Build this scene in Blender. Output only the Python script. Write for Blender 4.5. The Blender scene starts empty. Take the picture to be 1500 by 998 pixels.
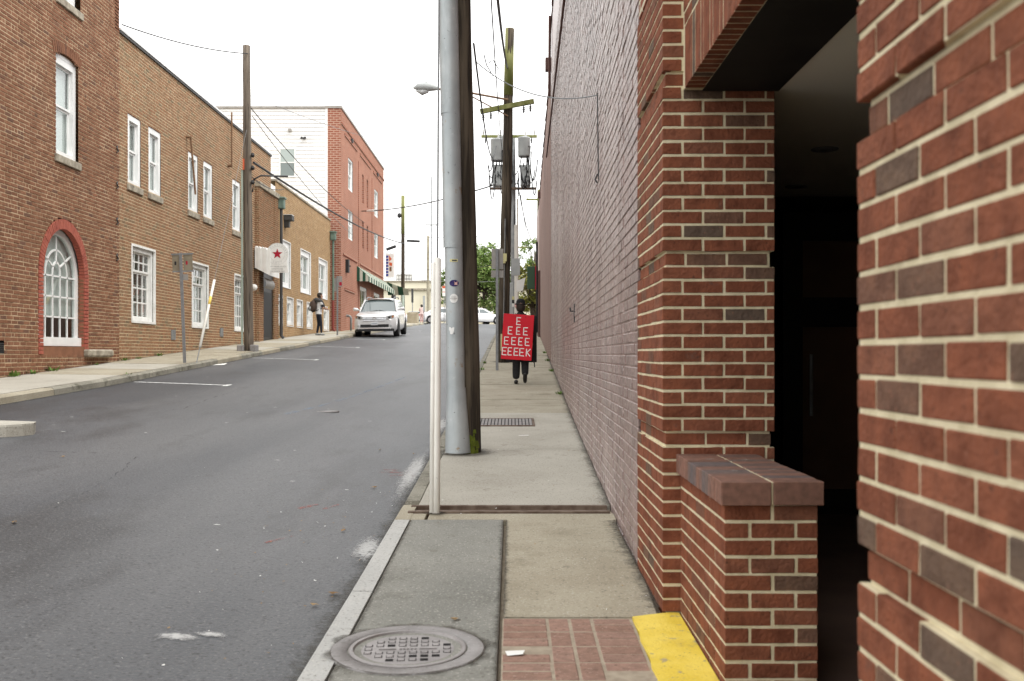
import bpy, math, random
from mathutils import Vector, Matrix, noise
random.seed(7)
R = math.radians
PI = math.pi
scn = bpy.context.scene
COL = scn.collection

# ------------------------------------------------------------------ camera, sky, sun, exposure
EYE = 1.40
cam_d = bpy.data.cameras.new('camera')
cam = bpy.data.objects.new('camera', cam_d); COL.objects.link(cam)
cam.location = (0, 0, EYE); cam.rotation_euler = (R(90), 0, 0)
cam_d.sensor_width = 36; cam_d.lens = 35.0; cam_d.shift_y = 0.0133
cam_d.clip_start = 0.05; cam_d.clip_end = 3000
cam_d.dof.use_dof = True; cam_d.dof.focus_distance = 13; cam_d.dof.aperture_fstop = 4.5
scn.camera = cam
SUN_EL, SUN_AZ = 58, 115          # degrees; azimuth from +Y clockwise
w = bpy.data.worlds.new('World'); scn.world = w; w.use_nodes = True
nt = w.node_tree; nt.nodes.clear()
sky = nt.nodes.new('ShaderNodeTexSky'); sky.sky_type = 'NISHITA'; sky.sun_disc = False
sky.sun_elevation = R(SUN_EL); sky.sun_rotation = R(SUN_AZ)
sky.air_density = 1.0; sky.dust_density = 6.0; sky.ozone_density = 1.0
bw = nt.nodes.new('ShaderNodeRGBToBW')
tc = nt.nodes.new('ShaderNodeTexCoord')
nz = nt.nodes.new('ShaderNodeTexNoise'); nz.inputs['Scale'].default_value = 2.2; nz.inputs['Detail'].default_value = 5
cr = nt.nodes.new('ShaderNodeMapRange'); cr.inputs['From Min'].default_value = .3; cr.inputs['From Max'].default_value = .7
cr.inputs['To Min'].default_value = 15.5; cr.inputs['To Max'].default_value = 19.0
mixs = nt.nodes.new('ShaderNodeMix'); mixs.data_type = 'FLOAT'; mixs.inputs[0].default_value = .88   # thick cloud hides most of the clear sky
tint = nt.nodes.new('ShaderNodeMix'); tint.data_type = 'RGBA'; tint.blend_type = 'MULTIPLY'; tint.inputs[0].default_value = 1
tint.inputs[7].default_value = (1.0, .998, .988, 1)
bg = nt.nodes.new('ShaderNodeBackground'); bg.inputs['Strength'].default_value = .085
out = nt.nodes.new('ShaderNodeOutputWorld')
L = nt.links.new
L(tc.outputs['Generated'], nz.inputs['Vector']); L(sky.outputs[0], bw.inputs[0]); L(nz.outputs[0], cr.inputs[0])
L(bw.outputs[0], mixs.inputs[2]); L(cr.outputs[0], mixs.inputs[3]); L(mixs.outputs[0], tint.inputs[6])
L(tint.outputs[2], bg.inputs[0]); L(bg.outputs[0], out.inputs[0])
sd = bpy.data.lights.new('sun', 'SUN'); sd.energy = 1.3; sd.angle = R(30); sd.color = (1, .97, .91)
sun = bpy.data.objects.new('sun', sd); COL.objects.link(sun)
az, el = R(SUN_AZ), R(SUN_EL)
sdir = Vector((math.sin(az) * math.cos(el), math.cos(az) * math.cos(el), math.sin(el)))
sun.rotation_euler = sdir.to_track_quat('Z', 'Y').to_euler(); sun.location = (0, -5, 30)
scn.view_settings.view_transform = 'Standard'; scn.view_settings.look = 'None'
scn.view_settings.exposure = 0.72; scn.view_settings.gamma = 1

# ------------------------------------------------------------------ materials
MATS = {}
def mat(name, cols, rough=.8, scale=4, detail=6, spec=.3, bump=0, bscale=40, metal=0, rnd=None, rmix=None, stain=None,
        coord='pos', contrast=(.35, .65), coat=0, stretch=(1, 1, 1), bdist=.01):
    """cols: colours mixed by noise; rnd 'obj'/'isl' with rmix=[(pos,colour)...] a ramp over a per-piece random."""
    if name in MATS: return MATS[name]
    m = bpy.data.materials.new(name); m.use_nodes = True; MATS[name] = m
    t = m.node_tree; n = t.nodes; lk = t.links.new
    b = n['Principled BSDF']; b.inputs['Roughness'].default_value = rough; b.inputs['Metallic'].default_value = metal
    b.inputs['Specular IOR Level'].default_value = spec; b.inputs['Coat Weight'].default_value = coat
    c4 = [tuple(c) + (1,) for c in cols]
    if coord == 'pos': src = n.new('ShaderNodeNewGeometry').outputs['Position']
    else: src = n.new('ShaderNodeTexCoord').outputs['Object']
    mp = n.new('ShaderNodeMapping'); mp.inputs['Scale'].default_value = stretch; lk(src, mp.inputs[0]); src = mp.outputs[0]
    def ns(sc, det):
        x = n.new('ShaderNodeTexNoise'); x.inputs['Scale'].default_value = sc; x.inputs['Detail'].default_value = det
        lk(src, x.inputs['Vector']); return x.outputs[0]
    col = None
    if len(c4) > 1:
        rp = n.new('ShaderNodeValToRGB'); e = rp.color_ramp.elements
        e[0].position, e[1].position = contrast; e[0].color = c4[0]; e[1].color = c4[-1]
        for i, c in enumerate(c4[1:-1]):
            x = e.new(contrast[0] + (contrast[1] - contrast[0]) * (i + 1) / (len(c4) - 1)); x.color = c
        lk(ns(scale, detail), rp.inputs[0]); col = rp.outputs[0]
    if rnd:
        r = n.new('ShaderNodeObjectInfo').outputs['Random'] if rnd == 'obj' else n.new('ShaderNodeNewGeometry').outputs['Random Per Island']
        rr = n.new('ShaderNodeValToRGB'); rr.color_ramp.interpolation = 'LINEAR'
        e = rr.color_ramp.elements
        e[0].position = rmix[0][0]; e[0].color = rmix[0][1] + (1,); e[1].position = rmix[-1][0]; e[1].color = rmix[-1][1] + (1,)
        for p, c in rmix[1:-1]:
            x = e.new(p); x.color = c + (1,)
        lk(r, rr.inputs[0])
        if col is None: col = rr.outputs[0]
        else:
            mx = n.new('ShaderNodeMix'); mx.data_type = 'RGBA'; mx.blend_type = 'MULTIPLY'; mx.inputs[0].default_value = 1
            lk(rr.outputs[0], mx.inputs[6]); lk(col, mx.inputs[7]); col = mx.outputs[2]
    for st in (stain or []):          # (colour, scale, lo, hi, amount, stretch)
        mp2 = n.new('ShaderNodeMapping'); mp2.inputs['Scale'].default_value = st[5] if len(st) > 5 else (1, 1, 1)
        lk(src, mp2.inputs[0])
        x = n.new('ShaderNodeTexNoise'); x.inputs['Scale'].default_value = st[1]; x.inputs['Detail'].default_value = 8 if st[1] < 20 else 2
        x.inputs['Roughness'].default_value = .65 if st[1] < 20 else .5
        lk(mp2.outputs[0], x.inputs['Vector'])
        mr = n.new('ShaderNodeMapRange'); mr.inputs['From Min'].default_value = st[2]; mr.inputs['From Max'].default_value = st[3]
        mr.inputs['To Max'].default_value = st[4]; lk(x.outputs[0], mr.inputs[0])
        mx = n.new('ShaderNodeMix'); mx.data_type = 'RGBA'; lk(mr.outputs[0], mx.inputs[0])
        if col is None: mx.inputs[6].default_value = c4[0]
        else: lk(col, mx.inputs[6])
        mx.inputs[7].default_value = tuple(st[0]) + (1,); col = mx.outputs[2]
    if col is None: b.inputs['Base Color'].default_value = c4[0]
    else: lk(col, b.inputs['Base Color'])
    if bump:
        bp = n.new('ShaderNodeBump'); bp.inputs['Strength'].default_value = bump; bp.inputs['Distance'].default_value = bdist
        lk(ns(bscale, 5), bp.inputs['Height']); lk(bp.outputs[0], b.inputs['Normal'])
    return m

BR = [(0, (.165, .057, .032)), (.3, (.20, .071, .040)), (.55, (.18, .062, .035)), (.78, (.21, .078, .045)), (.90, (.165, .072, .046)), (.965, (.128, .082, .058)), (1, (.108, .077, .059))]
def flashed(name, rnd):
    return mat(name, [(.76, .74, .74), (1.0, 1, 1), (1.18, 1.15, 1.1)], .9, 14, spec=.12, rnd=rnd, rmix=BR, bump=.9, bscale=62, bdist=.008,
               stain=[((.10, .08, .066), 5.5, .64, .72, .6), ((.30, .13, .085), 70, .66, .74, .4), ((.055, .03, .022), 60, .68, .75, .6)])
m_brick = flashed('flashed_red_brick', 'obj')
m_brick_i = flashed('flashed_red_brick_wall', 'isl')
m_mortar = mat('buff_mortar', [(.54, .47, .31), (.69, .615, .43)], .95, 14, spec=.15, bump=.7, bscale=90, bdist=.005, stain=[((.30, .25, .16), 3, .6, .72, .5)])
m_coping = mat('coping_brick', [(.8, .8, .8), (1.15, 1.1, 1.1)], .85, 30, rnd='obj',
               rmix=[(0, (.17, .09, .065)), (.4, (.21, .11, .08)), (.7, (.13, .09, .078)), (.85, (.115, .095, .095)), (1, (.16, .105, .08))], bump=.4, bscale=200, bdist=.004)
m_purple = mat('mauve_painted_brick', [(.78, .78, .78), (1.15, 1.12, 1.12)], .37, 3, rnd='isl', spec=.62,
               rmix=[(0, (.225, .156, .14)), (.5, (.255, .182, .166)), (1, (.238, .167, .151))], bump=.9, bscale=30, bdist=.014,
               stain=[((.54, .47, .44), .7, .46, .70, .65, (1, 1, .10)), ((.13, .085, .074), 1.6, .52, .66, .5, (1, 1, .3)), ((.12, .078, .068), 6, .53, .67, .65, (1, 1, .4)), ((.46, .39, .36), 24, .56, .67, .65), ((.10, .065, .057), 18, .64, .71, .7)])
m_purple_m = mat('mauve_painted_mortar', [(.22, .145, .125), (.32, .23, .205)], .5, 6, bump=.6, bscale=80, spec=.5)
m_purple_f = mat('faded_painted_wall', [(.30, .20, .165), (.36, .25, .21)], .55, 2, bump=.5, bscale=30, spec=.4, stain=[((.4, .34, .32), 1.2, .5, .7, .5, (1, 1, .1))])
m_b1 = mat('old_brown_brick', [(.85, .85, .85), (1.12, 1.12, 1.12)], .9, 6, spec=.1, rnd='isl', bump=.4, bscale=60,
           rmix=[(0, (.195, .092, .055)), (.4, (.218, .104, .062)), (.8, (.243, .118, .070)), (.93, (.182, .09, .058)), (1, (.15, .082, .058))],
           stain=[((.17, .10, .07), .7, .55, .70, .4), ((.34, .12, .075), 2.2, .66, .70, .5)])
m_b1m = mat('old_sand_mortar', [(.40, .285, .18), (.53, .405, .27)], .95, 1.4, spec=.1, stain=[((.22, .14, .09), .8, .52, .66, .7)])
m_b2 = mat('mixed_tan_brick', [(.88, .88, .88), (1.1, 1.1, 1.1)], .9, 7, spec=.1, rnd='isl', bump=.4, bscale=60,
           rmix=[(0, (.26, .14, .08)), (.3, (.295, .16, .09)), (.5, (.25, .147, .088)), (.75, (.295, .173, .10)), (.88, (.23, .155, .094)), (.96, (.19, .146, .092)), (1, (.315, .194, .113))],
           stain=[((.12, .09, .07), .55, .58, .72, .55, (1, 1, .4))])
m_b2m = mat('sand_mortar', [(.50, .39, .25), (.60, .48, .32)], .95, 3, spec=.1)
m_b3 = mat('yellow_tan_brick', [(.85, .85, .85), (1.12, 1.12, 1.12)], .9, 7, spec=.1, rnd='isl',
           rmix=[(0, (.35, .225, .118)), (.4, (.40, .265, .142)), (.75, (.375, .24, .13)), (.9, (.45, .315, .18)), (1, (.31, .195, .112))])
m_b3m = mat('tan_mortar', [(.46, .36, .23), (.54, .44, .30)], .95, 3)
m_redarch = mat('red_painted_brick', [(.30, .075, .05), (.39, .11, .072)], .75, 8, bump=.3, bscale=50)
m_stone = mat('weathered_stone', [(.22, .19, .15), (.42, .38, .30)], .9, 6, bump=.5, bscale=40, stain=[((.1, .09, .075), 4, .6, .7, .7)])
m_wpaint = mat('white_window_paint', [(.74, .75, .74), (.84, .84, .83)], .45, 3)
m_wpaint_o = mat('old_white_paint', [(.70, .70, .67), (.82, .82, .80)], .6, 5, stain=[((.36, .31, .25), 9, .66, .72, .6)])
m_blind = mat('window_blind', [(.64, .67, .67), (.74, .76, .75)], .7, 2)
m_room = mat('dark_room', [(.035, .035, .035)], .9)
def slab_mat(name, a, b, st):
    return mat(name, [a, b], .92, 1.6, bump=.5, bscale=70, bdist=.006, stain=st + [((.60, .58, .51), 80, .60, .72, .6), ((.10, .09, .07), 58, .58, .72, .6), ((.14, .125, .095), 7, .62, .70, .5), ((.06, .055, .045), 16, .76, .80, .6)])
m_slab = slab_mat('grey_concrete', (.37, .35, .30), (.43, .41, .355), [((.25, .23, .185), 1.1, .55, .75, .5)])
m_slab_d = slab_mat('stained_concrete', (.31, .28, .215), (.38, .35, .275), [((.18, .155, .105), 2.6, .54, .68, .6)])
m_slab_t = slab_mat('tan_concrete', (.31, .275, .205), (.38, .345, .265), [((.20, .175, .12), 2.0, .54, .70, .6)])
m_slab_g = slab_mat('bluish_grey_concrete', (.205, .205, .185), (.265, .262, .235), [((.14, .135, .115), 2.4, .55, .68, .6)])
m_kerb = slab_mat('granite_kerb', (.40, .40, .385), (.47, .47, .45), [((.25, .24, .22), 6, .6, .75, .5)])
m_kerb_o = slab_mat('old_kerb', (.20, .19, .155), (.30, .285, .235), [((.09, .085, .06), 5, .52, .64, .8)])
m_asph = mat('asphalt', [(.036, .040, .047), (.058, .063, .071)], .50, .3, bump=.6, bscale=55, bdist=.008, spec=.38,
             stain=[((.125, .127, .13), .42, .44, .68, .7, (1, .14, 1)), ((.026, .027, .029), .8, .54, .66, .7, (1, .35, 1)), ((.02, .02, .021), 3.5, .66, .72, .6), ((.19, .19, .19), 62, .58, .70, .6), ((.012, .012, .013), 46, .56, .70, .75), ((.26, .25, .24), 30, .77, .80, .6)])
m_asph_p = mat('asphalt_patch', [(.030, .033, .037), (.050, .053, .056)], .45, .8, bump=.7, bscale=60, bdist=.008, spec=.5,
               stain=[((.22, .22, .215), 60, .56, .68, .7), ((.015, .015, .015), 44, .56, .7, .7)])
m_earth = mat('bare_earth', [(.10, .09, .06), (.16, .14, .10)], .95, .2)
def worn(name, col, scale, lo, hi, fade=False, amt=1.0, rough=.8):
    """thin worn paint: bare asphalt shows through where it has gone"""
    m = bpy.data.materials.new(name); m.use_nodes = True; t = m.node_tree; n = t.nodes; lk = t.links.new; b = n['Principled BSDF']
    b.inputs['Base Color'].default_value = col + (1,); b.inputs['Roughness'].default_value = rough
    g = n.new('ShaderNodeNewGeometry'); x = n.new('ShaderNodeTexNoise'); x.inputs['Scale'].default_value = scale; x.inputs['Detail'].default_value = 8; x.inputs['Roughness'].default_value = .7
    lk(g.outputs['Position'], x.inputs['Vector']); v = x.outputs[0]
    if fade:
        a = n.new('ShaderNodeAttribute'); a.attribute_name = 'fade'; ad = n.new('ShaderNodeMath'); ad.operation = 'MULTIPLY_ADD'; ad.inputs[1].default_value = .55; lk(a.outputs['Fac'], ad.inputs[0]); lk(v, ad.inputs[2]); v = ad.outputs[0]
    mr = n.new('ShaderNodeMapRange'); mr.inputs['From Min'].default_value = lo; mr.inputs['From Max'].default_value = hi; mr.inputs['To Max'].default_value = amt; lk(v, mr.inputs[0]); lk(mr.outputs[0], b.inputs['Alpha']); return m
m_crack = worn('tar_crack', (.012, .012, .013), 9, .44, .60, amt=.5)
m_linew = worn('worn_road_paint', (.62, .63, .62), 16, .34, .46)
m_lineb = worn('faded_blue_chalk', (.24, .33, .44), 14, .40, .66, amt=.7)
m_liner = worn('faded_red_chalk', (.42, .10, .07), 18, .40, .66, amt=.75)
m_splash = worn('white_residue', (.52, .52, .51), 34, .68, .98, fade=True, amt=.85)
m_yellow = mat('yellow_kerb_paint', [(.72, .53, .055), (.80, .62, .10)], .6, 7, bump=.4, bscale=60, stain=[((.50, .37, .09), 6, .54, .68, .6), ((.85, .74, .35), 4, .6, .8, .5), ((.33, .28, .19), 13, .60, .66, .8), ((.16, .13, .08), 45, .66, .74, .7)])
m_paver = mat('red_paver', [(.85, .85, .85), (1.12, 1.1, 1.1)], .9, 25, spec=.15, rnd='obj', rmix=[(0, (.255, .158, .12)), (.5, (.31, .198, .155)), (1, (.275, .178, .14))], bump=.5, bscale=90, bdist=.005,
               stain=[((.10, .085, .075), 7, .66, .74, .6), ((.45, .33, .27), 60, .62, .7, .5), ((.12, .07, .055), 40, .62, .7, .5)])
m_sandj = mat('paver_joint', [(.30, .25, .19), (.40, .34, .26)], .95, 20)
m_rust = mat('rusty_steel', [(.10, .065, .045), (.20, .15, .115)], .75, 12, metal=.3, bump=.4, bscale=60)
m_iron = mat('cast_iron', [(.24, .225, .22), (.34, .32, .315)], .5, 10, metal=.4, bump=.35, bscale=120, stain=[((.14, .085, .06), 7, .6, .72, .5)])
m_ring = mat('cast_concrete_ring', [(.235, .225, .22), (.30, .285, .28)], .9, 8, bump=.4, bscale=80, bdist=.004, stain=[((.4, .39, .38), 70, .6, .7, .5), ((.13, .12, .11), 45, .62, .7, .5)])
m_black = mat('hole_and_shade_black', [(.012, .011, .011)], .9)
m_wood = mat('weathered_pole_wood', [(.030, .023, .016), (.095, .075, .053)], .9, 16, contrast=(.40, .60), bump=.9, bscale=24, bdist=.012, stretch=(1, 1, .06),
             stain=[((.13, .105, .075), 14, .55, .66, .6), ((.02, .015, .012), 30, .6, .68, .8)])
m_wood_g = mat('grey_pole_wood', [(.10, .08, .062), (.20, .165, .13)], .9, 8, bump=.9, bscale=22, bdist=.012, stretch=(1, 1, .05), stain=[((.04, .033, .027), 26, .57, .66, .8)])
m_moss = mat('mossy_wood', [(.13, .145, .04), (.25, .25, .11)], .95, 7, bump=.6, bscale=25, stretch=(1, 1, .15))
m_moss_b = mat('bright_moss', [(.08, .105, .012), (.15, .18, .025)], 1, 12, bump=.8, bscale=50)
m_galv = mat('galvanised_guard', [(.36, .39, .40), (.45, .48, .485)], .5, 3, metal=.35, bump=.15, bscale=30,
             stain=[((.20, .215, .215), 2.2, .52, .66, .6, (1, 1, .3)), ((.56, .58, .57), 12, .62, .70, .5), ((.30, .19, .09), 4.5, .64, .69, .8), ((.10, .10, .095), 26, .70, .76, .7)])
m_galv_d = mat('dull_steel', [(.22, .23, .235), (.31, .32, .32)], .55, 8, metal=.5)
m_guard_w = mat('white_plastic_guard', [(.70, .68, .62), (.79, .77, .71)], .45, 3, stain=[((.35, .31, .25), 5, .68, .74, .5, (1, 1, .3)), ((.12, .11, .1), 22, .72, .76, .8)])
m_guard_y = mat('yellow_guard_band', [(.75, .55, .12)], .5)
m_green_p = mat('pale_green_conduit', [(.34, .42, .36), (.42, .50, .43)], .55, 5)
m_green_h = mat('green_copper_hopper', [(.10, .16, .13), (.16, .22, .18)], .6, 6)
m_cable = mat('black_cable', [(.03, .03, .032)], .6)
m_cable_g = mat('grey_wire', [(.20, .205, .21)], .6)
m_cream = mat('cream_stucco', [(.66, .61, .47), (.74, .70, .56)], .9, .3)
m_siding = mat('white_siding', [(.72, .73, .73), (.80, .80, .80)], .55, .6)
m_red_b = None
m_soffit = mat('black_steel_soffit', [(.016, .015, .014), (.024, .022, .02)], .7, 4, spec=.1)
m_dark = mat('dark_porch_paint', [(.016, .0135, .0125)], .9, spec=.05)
m_ceiling = mat('olive_grey_ceiling', [(.68, .67, .57), (.72, .71, .61)], .7, 1)
m_door = mat('dark_brown_door', [(.10, .052, .03), (.13, .07, .04)], .4, 3)
m_bronze = mat('dark_bronze_frame', [(.012, .012, .012)], .4)
m_tile = mat('dark_porch_tile', [(.10, .062, .05), (.14, .09, .07)], .6, 3)
m_leaf = mat('tree_leaves', [(.85, .85, .85), (1.15, 1.15, 1.15)], .6, .6, rnd='isl', rmix=[(0, (.09, .15, .03)), (.5, (.15, .23, .055)), (.85, (.20, .28, .075)), (1, (.26, .28, .10))])
m_leaf_y = mat('yellow_green_leaves', [(.8, .8, .8), (1.15, 1.15, 1.15)], .6, 1.0, rnd='isl', rmix=[(0, (.09, .11, .015)), (.5, (.16, .17, .025)), (1, (.24, .21, .05))])
m_weed = mat('weed_green', [(.07, .14, .02), (.13, .20, .04)], .7, 20)
m_bark = mat('tree_bark', [(.06, .045, .035), (.11, .085, .065)], .9, 8)
m_silver = mat('silver_car_paint', [(.64, .64, .65), (.68, .68, .69)], .3, 1, metal=.15, coat=.6, spec=.5)
m_white_c = mat('white_car_paint', [(.78, .78, .78)], .3, 1, coat=.6, spec=.5)
m_rubber = mat('tyre_rubber', [(.022, .022, .023)], .85)
m_trim = mat('black_plastic_trim', [(.02, .02, .021)], .55)
m_chrome = mat('chrome_trim', [(.6, .6, .61)], .18, metal=.9)
m_alloy = mat('alloy_rim', [(.42, .42, .43)], .35, metal=.7)
m_carglass = mat('car_glass', [(.10, .125, .13)], .06, spec=.9, coat=.5)
m_lampglass = mat('headlight_glass', [(.42, .43, .43)], .12, spec=.8)
m_amber = mat('amber_lens', [(.55, .20, .06)], .3)
m_taill = mat('red_tail_light', [(.48, .02, .015)], .25)
m_plate = mat('white_licence_plate', [(.62, .64, .66)], .5)
m_boardred = mat('red_painted_board', [(.56, .006, .018), (.62, .009, .024)], .5, 3)
m_white = mat('white_paint', [(.78, .78, .76)], .6)
m_blackboard = mat('black_board', [(.015, .014, .015)], .6)
m_coat = mat('black_wool_coat', [(.014, .014, .015), (.024, .024, .025)], .9, 30)
m_felt = mat('black_felt', [(.014, .014, .015)], .95)
m_skin = mat('skin', [(.48, .28, .20), (.52, .31, .23)], .6, 8)
m_hair = mat('dark_hair', [(.03, .022, .017)], .7)
m_shirt = mat('white_cotton', [(.74, .75, .77)], .85)
m_jean = mat('dark_denim', [(.016, .019, .03)], .85)
m_jacket = mat('charcoal_jacket', [(.07, .07, .072)], .9)
m_pack = mat('brown_backpack_cloth', [(.05, .032, .026), (.075, .05, .04)], .8, 14)
m_pink = mat('pink_cloth', [(.62, .36, .33)], .8)
m_shoe = mat('shoe_leather', [(.02, .018, .017)], .5)
m_signback = mat('bare_sign_aluminium', [(.26, .245, .225), (.34, .32, .295)], .5, 5, metal=.3)
m_signback_o = mat('tarnished_sign_back', [(.20, .17, .12), (.27, .235, .17)], .6, 6, metal=.2)
m_signpost = mat('grey_steel_post', [(.20, .205, .21), (.27, .275, .28)], .5, 9, metal=.4)
m_signw = mat('sign_white', [(.74, .74, .71), (.80, .80, .77)], .6, 5)
m_signtext = mat('sign_grey_lettering', [(.42, .43, .42)], .7)
m_star = mat('dark_red_star', [(.36, .008, .03)], .6)
m_awn_w = mat('awning_white_canvas', [(.50, .52, .44)], .85)
m_awn_g = mat('awning_green_canvas', [(.02, .075, .045)], .85)
m_blue = mat('blue_print', [(.035, .05, .28)], .6)
m_orange = mat('orange_print', [(.60, .12, .05)], .6)
m_purplest = mat('dark_violet_sticker', [(.025, .015, .10)], .5)
m_pinkpr = mat('pale_pink_print', [(.72, .45, .42)], .5)
m_sticky = mat('pale_yellow_sticker', [(.62, .58, .30)], .6)
m_trans = mat('transformer_grey_paint', [(.36, .38, .38), (.43, .45, .445)], .5, 4)
m_porcel = mat('insulator_porcelain', [(.50, .50, .48)], .3)
m_rustrod = mat('rusty_iron', [(.14, .075, .04), (.24, .15, .09)], .85, 20)
m_brownbox = mat('brown_junction_box', [(.10, .05, .042)], .7)
m_redpipe = mat('red_painted_pipe', [(.24, .06, .05)], .7)
m_dkgrey = mat('dark_grey_metal', [(.06, .06, .06)], .6)
m_greensign = mat('green_sign_board', [(.04, .08, .045)], .6)
m_cardb = mat('leaf_litter_brown', [(.22, .13, .06), (.36, .25, .13)], .9, 10)
m_wires = mat('pole_bolt_steel', [(.09, .09, .09)], .6, metal=.5)

def glass_mat():
    m = bpy.data.materials.new('window_glass'); m.use_nodes = True; t = m.node_tree; n = t.nodes
    n.clear(); o = n.new('ShaderNodeOutputMaterial'); g = n.new('ShaderNodeBsdfGlossy'); tr = n.new('ShaderNodeBsdfTransparent')
    lw = n.new('ShaderNodeLayerWeight'); lw.inputs[0].default_value = .5; mx = n.new('ShaderNodeMixShader')
    pw_ = n.new('ShaderNodeMath'); pw_.operation = 'POWER'; pw_.inputs[1].default_value = 4.5; t.links.new(lw.outputs['Facing'], pw_.inputs[0])
    fr = n.new('ShaderNodeMath'); fr.operation = 'MULTIPLY_ADD'; fr.inputs[1].default_value = .9; fr.inputs[2].default_value = .06; t.links.new(pw_.outputs[0], fr.inputs[0])
    g.inputs['Roughness'].default_value = .03; tr.inputs[0].default_value = (.90, .93, .92, 1)
    nn = n.new('ShaderNodeTexNoise'); nn.inputs['Scale'].default_value = 1.7; bp = n.new('ShaderNodeBump'); bp.inputs['Strength'].default_value = .05
    t.links.new(nn.outputs[0], bp.inputs['Height']); t.links.new(bp.outputs[0], g.inputs['Normal'])
    t.links.new(fr.outputs[0], mx.inputs[0]); t.links.new(tr.outputs[0], mx.inputs[1]); t.links.new(g.outputs[0], mx.inputs[2]); t.links.new(mx.outputs[0], o.inputs[0])
    return m
m_glass = glass_mat()

def brick_tex(name, c1, c2, mo, bw_, bh, axis='y', joint=.012):
    """far brickwork, too small to pick the bricks apart"""
    m = bpy.data.materials.new(name); m.use_nodes = True; t = m.node_tree; n = t.nodes; lk = t.links.new; b = n['Principled BSDF']
    b.inputs['Roughness'].default_value = .9; b.inputs['Specular IOR Level'].default_value = .1
    g = n.new('ShaderNodeNewGeometry'); s = n.new('ShaderNodeSeparateXYZ'); c = n.new('ShaderNodeCombineXYZ')
    lk(g.outputs['Position'], s.inputs[0]); lk(s.outputs[1 if axis == 'y' else 0], c.inputs[0]); lk(s.outputs[2], c.inputs[1])
    k = n.new('ShaderNodeTexBrick'); k.inputs['Scale'].default_value = 1; k.inputs['Brick Width'].default_value = bw_; k.inputs['Row Height'].default_value = bh
    k.inputs['Mortar Size'].default_value = joint; k.inputs['Color1'].default_value = c1 + (1,); k.inputs['Color2'].default_value = c2 + (1,); k.inputs['Mortar'].default_value = mo + (1,)
    lk(c.outputs[0], k.inputs[0])
    no = n.new('ShaderNodeTexNoise'); no.inputs['Scale'].default_value = .8; no.inputs['Detail'].default_value = 6; lk(g.outputs['Position'], no.inputs['Vector'])
    mr = n.new('ShaderNodeMapRange'); mr.inputs['To Min'].default_value = .75; mr.inputs['To Max'].default_value = 1.2; lk(no.outputs[0], mr.inputs[0])
    mx = n.new('ShaderNodeMix'); mx.data_type = 'RGBA'; mx.blend_type = 'MULTIPLY'; mx.inputs[0].default_value = 1
    lk(k.outputs[0], mx.inputs[6]); lk(mr.outputs[0], mx.inputs[7]); lk(mx.outputs[2], b.inputs[0])
    bp = n.new('ShaderNodeBump'); bp.inputs['Strength'].default_value = .5; bp.inputs['Distance'].default_value = .01; bp.invert = True
    lk(k.outputs[1], bp.inputs['Height']); lk(bp.outputs[0], b.inputs['Normal'])
    return m
m_farred_y = brick_tex('far_red_brick_street', (.36, .16, .108), (.31, .132, .09), (.41, .27, .205), .24, .09, 'y', .01)
m_farred_x = brick_tex('far_red_brick_side', (.30, .108, .072), (.25, .085, .055), (.45, .30, .23), .30, .11, 'x', .02)
m_b2_far = brick_tex('tan_brick_far', (.24, .13, .08), (.2, .12, .08), (.4, .33, .23), .22, .076, 'x')
m_pil_far = brick_tex('red_brick_far', (.24, .08, .05), (.21, .07, .045), (.5, .46, .34), .2032, .0677, 'y')

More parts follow.
